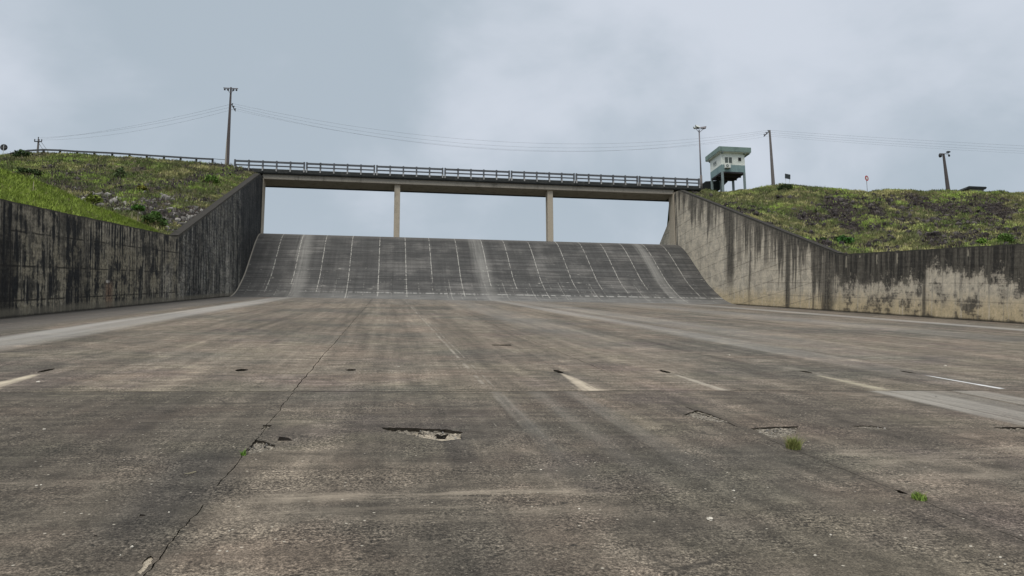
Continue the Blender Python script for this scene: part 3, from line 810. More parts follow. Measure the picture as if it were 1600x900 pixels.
# --------------------------------------------------------------------------
# hillsides
# --------------------------------------------------------------------------
LX = np.array([-140, -60, -47, -43, -40.3, -38.5, -36.6, -32.9, -29.0, -25.1, -21.2, -18.2, -16.8, -14.05])
LZ = np.array([26.0, 27.0, 27.3, 27.7, 28.08, 28.42, 28.58, 28.60, 28.52, 28.42, 28.28, 28.15, 28.05, 27.40])
RX = np.array([33.6, 36.2, 37.7, 40.6, 43.9, 46.5, 48.2, 50.7, 54.2, 59.4, 71.1, 82.3, 150.])
RZ = np.array([28.10, 27.85, 27.75, 27.82, 28.35, 28.75, 29.02, 28.92, 28.70, 28.72, 29.08, 29.32, 29.6])
LYR, RYR, GR = 88.0, 90.0, 0.43


def bare_patch(px, py, w, h):         # centre and half-size of a stony patch, surveyed on the dam face
    return px, py, w, h


def face_hit(px, py, left):
    d = ray(px, py); YR = LYR if left else RYR; lo, hi = 20.0, 110.0
    for _ in range(40):
        mid = (lo + hi) / 2; q = CAMLOC + d * ((mid - CAMLOC.y) / d.y)
        z = base_h(np.array([q.x]), np.array([q.y]), left)[0]
        if q.z > z: lo = mid
        else: hi = mid
    return q


def base_h(X, Y, left):
    if left: R0, YR = np.interp(X, LX, LZ), LYR
    else: R0, YR = np.interp(X, RX, RZ), RYR
    z = R0 - GR * np.maximum(0, YR - Y)
    # below the toe the fill follows the wall top
    vv = Y * CS + z * SN
    lowz = np.minimum(vv, 55.0) * SN + 4.23 * CS - 0.18
    z = np.where(Y < 53.6, np.maximum(z, lowz + np.maximum(0, (np.abs(X) - (14 if left else 33.6))) * 0.02), z)
    # crest road, then the upstream face
    z = z - 0.45 * np.maximum(0, Y - (YR + 9.0))
    near = np.clip((9.0 - (np.abs(X) - (14.0 if left else 33.6))) / 3.0, 0, 1) if left else np.clip((38.5 - X) / 1.5, 0, 1)
    z = z - near * 2.6 * np.maximum(0, Y - 89.4)
    return z


def terrain(left):
    if left: xs = -np.concatenate([np.arange(14.04, 48, 0.42), np.arange(48, 140, 4.0)])[::-1]; wallx = -14.06
    else: xs = np.concatenate([np.arange(33.61, 90, 0.5), np.arange(90, 160, 4.0)]); wallx = 33.62
    ys = np.concatenate([np.arange(-30, 44, 4.0), np.arange(44, 101, 0.5), np.arange(101, 150, 6.0)])
    X, Y = np.meshgrid(xs, ys, indexing='ij')
    Z = base_h(X, Y, left)
    dist = np.abs(X - wallx); fall = np.clip(dist / 3.0, 0.05, 1)
    Z = Z + ((fbm(X * 0.35, Y * 0.35, 4) - 0.5) * 0.9 + (fbm(X * 1.6 + 31, Y * 1.6, 3) - 0.5) * 0.5) * fall * np.where(Y > (LYR if left else RYR) - 1.0, 0.35, 1.0)
    return xs, ys, X, Y, Z


def bare_field(X, Y, left, patches):
    b = np.zeros_like(X)
    for (px, py, hw, hh, k) in patches:
        c = face_hit(px, py, left); e = face_hit(px, py - hh, left)
        ry = max(0.7, (e.y - c.y)); rx = hw * (c.y) / 1251.2 * 0.93
        sk = 0.22 if left else 0.5          # sight lines fan out
        q = np.sqrt(((X - c.x - (Y - c.y) * sk) / rx) ** 2 + ((Y - c.y) / ry) ** 2)
        q = q + (fbm(X * 0.8 + 5, Y * 0.8, 3) - 0.5) * 1.5
        b = np.maximum(b, k * np.clip((1.25 - q) / 0.4, 0, 1))
    sp = fbm(X * 0.55 + 50, Y * 0.9 + 20, 4)
    b = np.maximum(b, np.clip((sp - 0.585) / 0.05, 0, 1) * 0.75)
    return b


PL = [(190, 322, 48, 8, .8), (80, 292, 44, 6, .8), (30, 283, 22, 6, .8), (265, 338, 45, 13, 1), (315, 335, 22, 14, 1), (210, 300, 30, 6, .7), (120, 272, 36, 5, .7), (275, 294, 10, 4, .7),
      (300, 262, 22, 3, .5), (385, 265, 14, 8, .9), (150, 308, 30, 5, .8), (240, 315, 26, 8, .9), (275, 358, 18, 6, .9)]
PR = [(1315, 318, 38, 14, 1), (1365, 322, 26, 12, 1), (1395, 320, 22, 10, 1), (1450, 318, 48, 14, 1), (1500, 320, 26, 8, .8), (1560, 322, 50, 14, 1), (1265, 337, 34, 10, 1), (1330, 345, 30, 4, .6),
      (1480, 347, 55, 5, .75), (1540, 345, 40, 6, .7), (1460, 372, 36, 9, .9), (1520, 370, 34, 8, .85), (1570, 368, 30, 6, .6), (1285, 384, 20, 8, .9), (1415, 355, 26, 4, .6), (1150, 291, 50, 4, .9), (1345, 387, 22, 4, .7), (1410, 340, 40, 6, .6), (1180, 325, 10, 4, .6)]


def make_hill(left):
    xs, ys, X, Y, Z = terrain(left)
    patches = PL if left else PR
    B = bare_field(X, Y, left, patches)
    if not left:                         # the stony scarps are cut back into the slope
        Z = Z - 0.55 * B * np.clip((Y - 66) / 4, 0, 1) * np.clip((np.abs(X) - 37) / 4, 0, 1)
    nx, ny = X.shape
    V = np.stack([X, Y, Z], -1).reshape(-1, 3)
    I = np.arange(nx * ny).reshape(nx, ny)
    Fq = np.stack([I[:-1, :-1], I[1:, :-1], I[1:, 1:], I[:-1, 1:]], -1).reshape(-1, 4)
    o = np_obj('hillside', V.tolist(), Fq.tolist(), M['soil'], smooth=True)
    a = o.data.attributes.new('bare', 'FLOAT', 'POINT'); a.data.foreach_set('value', B.reshape(-1).astype(np.float32))
    tag(o, 'rocky grass hillside rising to the guard rail' if left else 'grassy hillside with dark rock scarps below the lamp pole', 'hillside', kind='structure')
    return xs, ys, Z, B


def sample(xs, ys, Z, x, y):
    i = np.clip(np.searchsorted(xs, x) - 1, 0, len(xs) - 2); j = np.clip(np.searchsorted(ys, y) - 1, 0, len(ys) - 2)
    fx = np.clip((x - xs[i]) / (xs[i + 1] - xs[i]), 0, 1); fy = np.clip((y - ys[j]) / (ys[j + 1] - ys[j]), 0, 1)
    return (Z[i, j] * (1 - fx) + Z[i + 1, j] * fx) * (1 - fy) + (Z[i, j + 1] * (1 - fx) + Z[i + 1, j + 1] * fx) * fy


def blades(name, P, H, W, C, nb, label, spread=0.18, lean=0.5, mat='grass', parent=None, kind='stuff'):
    """one mesh of grass: P (n,3) roots, H heights, W blade widths, C (n,3) tints, nb blades per root"""
    n = len(P)
    P = np.repeat(P, nb, 0); H = np.repeat(H, nb) * rng.uniform(0.5, 1.15, n * nb); W = np.repeat(W, nb); C = np.repeat(C, nb, 0) * rng.uniform(0.75, 1.25, (n * nb, 1))
    N = n * nb
    th = rng.uniform(0, 2 * np.pi, N); r = np.sqrt(rng.random(N)) * spread
    P = P + np.stack([np.cos(th) * r, np.sin(th) * r, np.zeros(N)], 1)
    fa = rng.uniform(0, np.pi, N); wv = np.stack([np.cos(fa), np.sin(fa), np.zeros(N)], 1) * (W * 0.5)[:, None]
    la = rng.uniform(0, 2 * np.pi, N); lv = np.stack([np.cos(la), np.sin(la), np.zeros(N)], 1) * (H * rng.uniform(0.1, lean, N))[:, None]
    up = np.stack([np.zeros(N), np.zeros(N), H], 1)
    v0 = P - wv - up * 0.1; v1 = P + wv - up * 0.1; v2 = P + lv * 0.35 + up * 0.6 + wv * 0.7; v3 = P + lv * 0.35 + up * 0.6 - wv * 0.7; v4 = P + lv + up * 0.92
    V = np.stack([v0, v1, v2, v3, v4], 1).reshape(-1, 3)
    me = bpy.data.meshes.new(name)
    b = np.arange(N) * 5
    q = np.stack([b, b + 1, b + 2, b + 3], 1); t = np.stack([b + 3, b + 2, b + 4], 1)
    loops = np.concatenate([q.reshape(-1), t.reshape(-1)]); starts = np.concatenate([np.arange(N) * 4, N * 4 + np.arange(N) * 3])
    me.vertices.add(N * 5); me.vertices.foreach_set('co', V.reshape(-1).astype(np.float32))
    me.loops.add(len(loops)); me.loops.foreach_set('vertex_index', loops.astype(np.int32))
    me.polygons.add(2 * N); me.polygons.foreach_set('loop_start', starts.astype(np.int32))
    me.update(calc_edges=True)
    at = me.attributes.new('tint', 'FLOAT_COLOR', 'POINT')
    at.data.foreach_set('color', np.repeat(np.concatenate([C, np.ones((N, 1))], 1), 5, 0).reshape(-1).astype(np.float32))
    me.materials.append(M[mat])
    o = bpy.data.objects.new(name, me); COL.objects.link(o)
    if parent: o.parent = parent
    elif kind: tag(o, label, 'grass', kind=kind)
    return o


_ico = None
def rocks(name, P, Sz, T, mat, label):
    bm = bmesh.new(); bmesh.ops.create_icosphere(bm, subdivisions=1, radius=1.0); bm.verts.index_update()
    iv = np.array([q.co[:] for q in bm.verts]); fi = np.array([[q.index for q in f.verts] for f in bm.faces]); bm.free()
    n, k = len(P), len(iv)
    V = iv[None] * (1 + rng.uniform(-0.35, 0.3, (n, k, 1)))
    V = V * (Sz[:, None, None] * rng.uniform(0.6, 1.2, (n, 1, 3)))
    a = rng.uniform(0, 2 * np.pi, n); c, s = np.cos(a)[:, None], np.sin(a)[:, None]
    V = np.stack([V[..., 0] * c - V[..., 1] * s, V[..., 0] * s + V[..., 1] * c, V[..., 2]], -1) + P[:, None]
    Fc = (fi[None] + (np.arange(n) * k)[:, None, None]).reshape(-1, 3)
    o = np_obj(name, V.reshape(-1, 3).tolist(), Fc.tolist(), M[mat])
    at = o.data.attributes.new('tint', 'FLOAT', 'POINT'); at.data.foreach_set('value', np.repeat(T, k).astype(np.float32))
    tag(o, label, 'rubble', kind='stuff'); return o


GREEN = np.array([(0.085, 0.125, 0.022), (0.110, 0.140, 0.030), (0.060, 0.095, 0.020), (0.135, 0.140, 0.045), (0.150, 0.130, 0.062)])


def tints(x, y, dry):
    n = len(x); k = fbm(x * 0.25 + 3, y * 0.25 + 8, 3); k2 = fbm(x * 0.9 + 40, y * 0.9, 2)
    lush = np.clip((k - 0.40) / 0.22, 0, 1)[:, None]
    c = np.array((0.31, 0.275, 0.125)) * (1 - lush) + np.array((0.245, 0.305, 0.072)) * lush
    k3 = fbm(x * 0.33 + 70, y * 0.6 + 20, 3)
    dk = np.clip((np.maximum(k2, k3 + 0.02) - 0.50) / 0.1, 0, 1)[:, None] * 0.8
    c = c * (1 - dk) + np.array((0.070, 0.082, 0.036)) * dk
    c = c * np.where(x > 0, 1.48, 1.20)[:, None] * np.array((0.97, 1.04, 1.0))
    d = (rng.random(n) < dry)[:, None]
    return np.where(d, np.array((0.30, 0.255, 0.165)), c) * rng.uniform(0.7, 1.3, (n, 1))


hills = {}
for left in (True, False):
    xs, ys, Z, B = make_hill(left); hills[left] = (xs, ys, Z, B)
    if left: n, x0, x1, y0, y1 = 42000, -50, -14.3, 52.5, 91
    else: n, x0, x1, y0, y1 = 80000, 34.0, 92, 50, 93
    x = rng.uniform(x0, x1, n); y = rng.uniform(y0, y1, n)
    b = sample(xs, ys, B, x, y)
    dens = 0.35 + 0.65 * np.clip((fbm(x * 0.7 + 9, y * 0.7 + 4, 3) - 0.30) / 0.2, 0, 1)
    hz = sample(xs, ys, Z, x, y)
    keep = (rng.random(n) > b * 0.93) & (rng.random(n) < dens)
    if not left: keep &= ~((x > 39.5) & (x < 44.5) & (y > 89.2))
    bb = b[keep]; P = np.stack([x, y, hz], 1)[keep]
    if left: P = P[:]
    wall_d = np.abs(P[:, 0] - (-14.06 if left else 33.62))
    H = rng.uniform(0.10, 0.34, len(P)) * np.clip(0.35 + wall_d / 3.5, 0.3, 1.0) * (1 + 0.5 * (fbm(P[:, 0] * 0.5, P[:, 1] * 0.5, 2) - 0.4))
    H = np.where(P[:, 1] > (LYR if left else RYR) - 2.0, H * 0.75, H)
    blades('grass', P, H, np.full(len(P), 0.060), tints(P[:, 0], P[:, 1], 0.10), 5, ('short rough grass covering the hillside under the guard rail' if left else 'rough grass covering the hillside beside the hut on stilts'), spread=0.24, lean=0.9)
    # rubble in the bare patches
    n = 16000 if left else 30000
    x = rng.uniform(x0 + (5 if left else 0), x1, n); y = rng.uniform(53.5, 87.5, n); b = sample(xs, ys, B, x, y)
    keep = rng.random(n) < b * 0.55
    x, y = x[keep], y[keep]; hz = sample(xs, ys, Z, x, y)
    sz = (0.06 + 0.17 * rng.random(len(x)) ** 2.5) if left else (0.07 + 0.26 * rng.random(len(x)) ** 2.5)
    if left:
        pale = ((y < 66) & (x > -25))
        for msk, mt, lb in ((pale, 'rock', 'pale grey rubble spilling down towards the foot of the hillside'), (~pale, 'rock_dark', 'dark weathered rubble showing through the grass high on the hillside')):
            rocks('rubble', np.stack([x, y, hz + sz * 0.15], 1)[msk], sz[msk] * (1.35 if mt == 'rock' else 1.0), rng.random(msk.sum()) ** 1.5, mt, lb)
    else:
        rocks('rubble', np.stack([x, y, hz + sz * 0.15], 1), sz, rng.random(len(x)) ** 2, 'rock_dark', 'dark broken rock in scarps across the hillside beside the hut')
    # dry brown brush between the stones
    n = 9000 if left else 26000
    x = rng.uniform(x0, x1, n); y = rng.uniform(53.5, 88.5, n); b = sample(xs, ys, B, x, y)
    keep = rng.random(n) < b; x, y = x[keep], y[keep]; hz = sample(xs, ys, Z, x, y)
    c = np.array((0.085, 0.070, 0.060)) * rng.uniform(0.6, 1.6, (len(x), 1))
    blades('dry_grass', np.stack([x, y, hz], 1), rng.uniform(0.15, 0.45, len(x)), np.full(len(x), 0.05), c, 4, ('dry brown brush among the stones of the hillside under the guard rail' if left else 'dry brown brush over the dark scarps of the hillside beside the hut'), spread=0.2, lean=1.0)

# bright near bank behind the left wall
rid = [at_x(px, py, X) for (px, py, X) in ((214, 356, -14.6), (160, 337, -15.9), (100, 317, -17.5), (50, 299, -18.9), (0, 277, -20.6), (-60, 250, -22.3))]
rid = [Vector((-14.2, 50.6, 12.2))] + rid + [Vector((-24.5, 30.0, 12.9)), Vector((-25, 15, 10.8)), Vector((-25, -30, 3.8))]
def bank():
    NT, NS = 150, 26
    # resample the ridge by length
    seg = [0]
    for a, b in zip(rid[:-1], rid[1:]): seg.append(seg[-1] + (b - a).length)
    ts = np.concatenate([np.linspace(0, 30, 110), np.linspace(30.5, seg[-1], NT - 110)])
    rp = np.stack([np.interp(ts, seg, [q[k] for q in rid]) for k in range(3)], 1)
    V = []
    for i, t in enumerate(ts):
        r = rp[i]; vw = min(52.0, r[1] * CS + r[2] * SN + 1.5); w0 = F2W(-14.07, vw if i else 52.2, 4.23 - 0.10)
        for j in range(NS + 1):
            s = j / NS
            if s <= 0.6:
                k = s / 0.6; p = np.array(w0) * (1 - k) + r * k; p[2] += math.sin(k * math.pi) * 0.25
            else:
                k = (s - 0.6) / 0.4; p = r + np.array((-7.5, 1.5, -3.8)) * k
            V.append(p)
    V = np.array(V)
    d = np.clip((np.abs(V[:, 0]) - 14.07) / 2.0, 0, 1)
    V[:, 2] += ((fbm(V[:, 0] * 0.9, V[:, 1] * 0.9, 3) - 0.5) * 0.45) * d
    n = NS + 1
    Fs = [(i * n + j, i * n + j + 1, (i + 1) * n + j + 1, (i + 1) * n + j) for i in range(NT - 1) for j in range(NS)]
    o = np_obj('grass_bank', V.tolist(), Fs, M['soil'], smooth=True)
    tag(o, 'bright green grass bank behind the blackened side wall', 'bank', kind='structure')
    A = V.reshape(NT, n, 3)
    N = 24000
    i = rng.uniform(0, 112, N); j = rng.uniform(0.1, NS * 0.85, N); i0 = i.astype(int); j0 = j.astype(int); fi, fj = (i - i0)[:, None], (j - j0)[:, None]
    P = A[i0, j0] * (1 - fi) * (1 - fj) + A[i0 + 1, j0] * fi * (1 - fj) + A[i0, j0 + 1] * (1 - fi) * fj + A[i0 + 1, j0 + 1] * fi * fj
    c = np.array((0.265, 0.345, 0.062)) * rng.uniform(0.65, 1.25, (N, 1))
    k = np.clip((fbm(P[:, 0] * 0.8, P[:, 1] * 0.8, 3) - 0.45) / 0.15, 0, 1)[:, None]
    c = c * (1 - 0.5 * k) + np.array((0.14, 0.19, 0.045)) * 0.5 * k
    dr = (rng.random(N) < 0.06)[:, None]; c = np.where(dr, np.array((0.2, 0.19, 0.09)), c)
    wd = np.clip(0.3 + (np.abs(P[:, 0]) - 14.07) / 1.2, 0.3, 1)
    blades('grass', P, rng.uniform(0.14, 0.34, N) * wd, np.full(N, 0.035), c, 5, 'bright fresh grass on the near bank behind the blackened wall', spread=0.16, lean=0.9)
bank()


# ---- shrubs -----------------------------------------------------------------
def shrub(px, py, left, wpx, hpx, col, label, nm='shrub', stem=0.0, on=None):
    q = on or face_hit(px, py, left)
    if not on:
        q.x = min(q.x, -14.8) if left else max(q.x, 34.4)
        q = Vector((q.x, q.y, float(sample(*hills[left][:3], np.array([q.x]), np.array([q.y]))[0])))
    k = q.y / 1251.2; rx, h = wpx * k / 2, hpx * k
    root = thing(nm, q, label, 'tree' if nm == 'sapling' else 'shrub', None)
    n = int(480 * max(0.4, rx))
    th = rng.uniform(0, 2 * np.pi, n); cz = rng.uniform(-0.5, 1, n); rr = np.sqrt(1 - np.minimum(cz ** 2, .99)) * rng.uniform(0.45, 1.0, n) ** 0.6
    lump = 0.55 + 0.9 * vnoise(th * 2.2 + 3 + px, cz * 2.5 + 7 + py)
    P = np.stack([np.cos(th) * rr * rx * lump, np.sin(th) * rr * rx * lump, stem + (h - stem) * (0.38 + 0.52 * cz * lump)], 1)
    P[:, 2] = np.maximum(P[:, 2], 0.02)
    c = np.array(col) * 1.5 * rng.uniform(0.45, 1.45, (n, 1))
    sz = 0.11 + 0.05 * rng.random(n)
    a = rng.normal(size=(n, 3)); a /= np.linalg.norm(a, axis=1)[:, None]; b = np.cross(a, rng.normal(size=(n, 3))); b /= np.linalg.norm(b, axis=1)[:, None]
    V = np.stack([P - a * sz[:, None], P + b * sz[:, None] * 0.5, P + a * sz[:, None], P - b * sz[:, None] * 0.5], 1).reshape(-1, 3)
    o = np_obj('foliage', V.tolist(), [(4 * i, 4 * i + 1, 4 * i + 2, 4 * i + 3) for i in range(n)], M['leaf'], root)
    at = o.data.attributes.new('tint', 'FLOAT_COLOR', 'POINT'); at.data.foreach_set('color', np.repeat(np.concatenate([c, np.ones((n, 1))], 1), 4, 0).reshape(-1).astype(np.float32))
    m = MB()
    m.tube([q + Vector((0, 0, -0.1)), q + Vector((0.03, 0, h * 0.35)), q + Vector((0.0, 0.02, h * 0.7))], [0.05, 0.035, 0.015], 6)
    for s in range(4):
        an = s * 1.7; m.tube([q + Vector((0, 0, max(0.05, stem * 0.8))), q + Vector((math.cos(an) * rx * 0.6, math.sin(an) * rx * 0.6, stem + (h - stem) * 0.6))], [0.025, 0.01], 5)
    m.build('trunk' if nm == 'sapling' else 'stems', M['bark'], root)
shrub(1318, 379, False, 30, 15, (0.040, 0.105, 0.022), 'big dark green leafy bush just above the right wall corner')
shrub(1286, 377, False, 10, 8, (0.045, 0.085, 0.025), 'small dark bush left of the big leafy bush above the wall')
shrub(1310, 396, False, 22, 9, (0.075, 0.105, 0.035), 'dull green low bush at the wall corner below the big bush')
shrub(1535, 385, False, 14, 14, (0.10, 0.17, 0.03), 'light green bush standing on the right wall edge')
shrub(1572, 383, False, 26, 18, (0.075, 0.125, 0.03), 'broad green bush at the right edge above the wall')
shrub(1226, 300, False, 26, 9, (0.045, 0.065, 0.025), 'dark bush on the hill brow beneath the dark notice board')
shrub(214, 353, True, 17, 34, (0.060, 0.130, 0.025), 'young tree with thin pale trunk among the rubble', 'sapling', stem=1.15)
shrub(145, 320, True, 24, 16, (0.120, 0.150, 0.030), 'yellow green bush beside the pale rubble')
shrub(240, 352, True, 34, 18, (0.055, 0.095, 0.025), 'spreading dark green bush at the foot of the hillside')
shrub(243, 340, True, 14, 10, (0.065, 0.120, 0.028), 'small green bush right of the young tree')
shrub(187, 278, True, 16, 20, (0.060, 0.085, 0.035), 'grey green bush halfway up the rocky hillside')
shrub(330, 287, True, 22, 12, (0.080, 0.140, 0.028), 'fresh green bush near the top of the wall slope')
shrub(222, 302, True, 16, 7, (0.14, 0.135, 0.03), 'yellowish bush above the pale rubble')
shrub(33, 247, True, 22, 11, (0.032, 0.055, 0.020), 'dark bush growing against the guard rail')
shrub(45, 275, True, 34, 8, (0.05, 0.075, 0.028), 'low wide dark bush under the guard rail at far left')

# wooden stakes in the slopes
for (p, lab) in ((at_x(50, 313, -17.0), 'thin grey stake standing in the bright grass bank'), (None, 'thin pale stake standing in front of the young tree')):
    if p is None:
        p = face_hit(205, 353, True)
    m = MB(); m.tube([(0, 0, -0.3), (0.01, 0, 0.5), (0.0, 0.02, 0.95)], [0.022, 0.02, 0.016], 6)
    o = m.build('stake', M['straw']); o.location = p; tag(o, lab, 'stake', None)


# --------------------------------------------------------------------------
# guard rail along the crest road on the left
# --------------------------------------------------------------------------
gx = [-12, 20, 44, 67.5, 93.5, 120, 147, 175, 202, 229, 256, 282, 306.5, 332]
gy = [247, 237.5, 233.7, 232.4, 233.2, 235, 236.2, 237.5, 239.2, 241, 242.7, 244.3, 245.9, 247.1]
gp = [at_y(a, b, 88.35) for a, b in zip(gx, gy)]
guard = thing('guard_rail', gp[6] - Vector((0, 0, 0.8)), 'grey concrete guard rail with short posts along the left hilltop', 'guard rail')
def beam(m, pts, hw, z0, z1):
    b = len(m.v)
    for p in pts:
        for (dy, z) in ((-hw, z0), (hw, z0), (hw, z1), (-hw, z1)): m.v.append(Vector((p.x, p.y + dy, p.z + z)))
    for i in range(len(pts) - 1):
        for k in range(4):
            k2 = (k + 1) % 4; m.f.append((b + 4 * i + k, b + 4 * i + k2, b + 4 * i + 4 + k2, b + 4 * i + 4 + k))
    e = b + 4 * (len(pts) - 1); m.f += [(b + 3, b + 2, b + 1, b), (e, e + 1, e + 2, e + 3)]
m = MB(); beam(m, gp, 0.05, -0.20, -0.03); m.build('rail', M['guard'], guard)
m = MB(); beam(m, [gp[-1] + Vector((0, 0.02, 0)), gp[-1] + Vector((1.2, 0, -0.05)), at_y(357, 248.6, 88.35)], 0.02, -0.09, -0.04); m.build('thin_rail', M['guard'], guard)
for p in gp:
    m = MB(); m.box(p.x - 0.10, p.x + 0.10, p.y + 0.055, p.y + 0.22, p.z - 1.0, p.z + 0.02, bev=0.02); m.build('post', M['guard'], guard)


# --------------------------------------------------------------------------
# poles
# --------------------------------------------------------------------------
def insulator(m, p): m.tube([p, p + Vector((0, 0, 0.10)), p + Vector((0, 0, 0.13)), p + Vector((0, 0, 0.2)), p + Vector((0, 0, 0.24))], [0.025, 0.025, 0.075, 0.075, 0.04], 8)
def rect_pole(m, b, t, w0, w1, d0, d1):
    vs = []
    for (p, w, d) in ((b, w0, d0), (t, w1, d1)): vs += [p + Vector((-w, -d, 0)), p + Vector((w, -d, 0)), p + Vector((w, d, 0)), p + Vector((-w, d, 0))]
    m.add(vs, [(3, 2, 1, 0), (4, 5, 6, 7)] + [(k, (k + 1) % 4, 4 + (k + 1) % 4, 4 + k) for k in range(4)])

# tall pole at the left end of the bridge
b0 = Vector((-17.50, 88.0, 27.6)); t0 = at_y(361, 136.5, 88.0)
pole1 = thing('utility_pole', b0, 'tall tapered concrete utility pole at the left end of the bridge railing', 'utility pole')
m = MB(); rect_pole(m, b0, t0, 0.20, 0.075, 0.17, 0.075)
m.build('shaft', M['pole_dark'], pole1)
m = MB(); q1_ = b0.lerp(t0, 0.36); m.add([b0 + Vector((-0.23, -0.185, 0)), b0 + Vector((-0.02, -0.185, 0)), b0 + Vector((-0.02, 0.17, 0)), b0 + Vector((-0.23, 0.17, 0)), q1_ + Vector((-0.172, -0.15, 0)), q1_ + Vector((-0.11, -0.15, 0)), q1_ + Vector((-0.11, 0.13, 0)), q1_ + Vector((-0.172, 0.13, 0))], [(3, 2, 1, 0), (4, 5, 6, 7)] + [(k, (k + 1) % 4, 4 + (k + 1) % 4, 4 + k) for k in range(4)]); m.build('pale_flange', M['pole_base'], pole1)
m = MB(); m.box(b0.x + 0.04, b0.x + 0.20, 87.78, 87.82, 28.5, 33.2); 
m = MB(); a = t0 + Vector((0, 0, -0.22)); m.box(a.x - 0.78, a.x + 0.78, a.y - 0.16, a.y - 0.09, a.z + 0.02, a.z + 0.10)
for s in (-1, 1): m.tube([a + Vector((s * 0.02, -0.12, -0.5)), a + Vector((s * 0.5, -0.12, 0.04))], 0.025, 6)
m.build('crossarm', M['steel'], pole1)
for dx in (-0.62, -0.27, 0.27, 0.62):
    m = MB(); c = a + Vector((dx, -0.12, -0.02)); m.tube([c + Vector((0, 0, 0.05)), c + Vector((0.0, -0.02, -0.05)), c + Vector((0, -0.04, -0.16))], [0.05, 0.09, 0.13 if abs(dx) < 0.5 else 0.10], 8); m.build('lamp_head', M['dark'], pole1)
arm1 = [at_y(366, 163.5, 88.0), at_y(371.5, 171.5, 89.9)]
arm1[0].x = b0.x + 0.18; arm1[1].x = arm1[0].x + 0.05; arm1[1].z = arm1[0].z = 34.95
m = MB(); m.tube([arm1[0] + Vector((0, -0.15, 0)), arm1[1]], 0.06, 6); m.build('wire_bracket', M['steel'], pole1)
W1 = []
for k in range(3):
    p = arm1[0].lerp(arm1[1], (0.15, 0.55, 0.95)[k]); m = MB(); insulator(m, p + Vector((0, 0, 0.04))); m.build('insulator', M['dark'], pole1); W1.append(p + Vector((0, 0, 0.26)))
W1.append(Vector((b0.x + 0.1, 88.1, 34.45)))

# small pole far behind the left hill
Yb = 128.0
tb = at_y(60.5, 217.5, Yb); bb = Vector((tb.x, Yb, tb.z - 9.0))
pole0 = thing('utility_pole', bb, 'small distant utility pole with forked crossarm behind the left guard rail', 'utility pole')
m = MB(); rect_pole(m, bb, tb, 0.17, 0.10, 0.17, 0.10); m.build('shaft', M['pole'], pole0)
m = MB(); z = tb.z - 0.42; m.box(tb.x - 0.55, tb.x + 0.55, Yb - 0.18, Yb - 0.10, z - 0.07, z + 0.07)
m.build('crossarm', M['dark'], pole0)
W0 = []
for dx in (-0.5, 0.0, 0.5):
    m = MB(); p = Vector((tb.x + dx, Yb - 0.14, z + 0.07 if dx else tb.z)); m.tube([p, p + Vector((0, 0, 0.16)), p + Vector((0, 0, 0.30))], [0.05, 0.09, 0.06], 8); m.build('insulator', M['dark'], pole0); W0.append(p + Vector((0, 0, 0.2)))
m = MB(); m.tube([tb + Vector((0.1, 0, -0.7)), tb + Vector((1.6, 0, -2.9))], 0.03, 5); m.tube([tb + Vector((0.45, 0, -0.5)), tb + Vector((1.7, 0, -2.2))], 0.03, 5); m.build('stay', M['wire'], pole0)

# floodlight mast between the bridge and the hut
b2 = at_y(1096.2, 284, 89.6); t2 = at_y(1091.8, 203, 89.6); b2.x = t2.x = 0.5 * (b2.x + t2.x); b2.z = 27.7
mast = thing('floodlight_mast', b2, 'slim steel floodlight mast between the bridge end and the hut', 'floodlight mast')
m = MB(); m.tube([b2, t2], [0.11, 0.075], 10); m.build('shaft', M['steel'], mast, True)
m = MB(); m.tube([b2, b2 + Vector((0, 0, 1.9))], 0.15, 10); m.build('sleeve', M['pole'], mast, True)
tt = t2 + Vector((0, 0, -0.35))
m = MB(); m.tube([tt, tt + Vector((-0.45, -0.1, 0.45))], 0.03, 6); m.tube([tt, tt + Vector((0.55, -0.1, 0.5))], 0.03, 6); m.tube([tt + Vector((-0.55, -0.1, 0.45)), tt + Vector((0.65, -0.1, 0.45))], 0.03, 6); m.build('arms', M['steel'], mast)
for (dx, dz, s, rx, rz) in ((-0.62, 0.52, 0.26, -35, 30), (-0.25, 0.68, 0.40, -40, 25), (0.32, 0.60, 0.20, -30, -25), (0.68, 0.62, 0.28, -25, -40)):
    mt = Matrix.Translation(tt + Vector((dx, -0.12, dz))) @ Matrix.Rotation(R(rz), 4, 'Z') @ Matrix.Rotation(R(rx), 4, 'X')
    m = MB()
    a = s; vs = [(-a * .8, -a * .25, -a * .6), (a * .8, -a * .25, -a * .6), (a * .8, -a * .25, a * .6), (-a * .8, -a * .25, a * .6), (-a * .4, a * .4, -a * .3), (a * .4, a * .4, -a * .3), (a * .4, a * .4, a * .35), (-a * .4, a * .4, a * .35)]
    m.add([mt @ Vector(q) for q in vs], [(0, 1, 2, 3), (7, 6, 5, 4), (0, 4, 5, 1), (1, 5, 6, 2), (2, 6, 7, 3), (3, 7, 4, 0)])
    fl = m.build('floodlight', M['lamphood'] if dx < 0 else M['dark'], mast)
    m = MB(); m.box(-a * .7, a * .7, -a * .29, -a * .26, -a * .5, a * .5, mt); m.build('lens', M['lampglass'] if dx < 0 else M['steel'], fl)

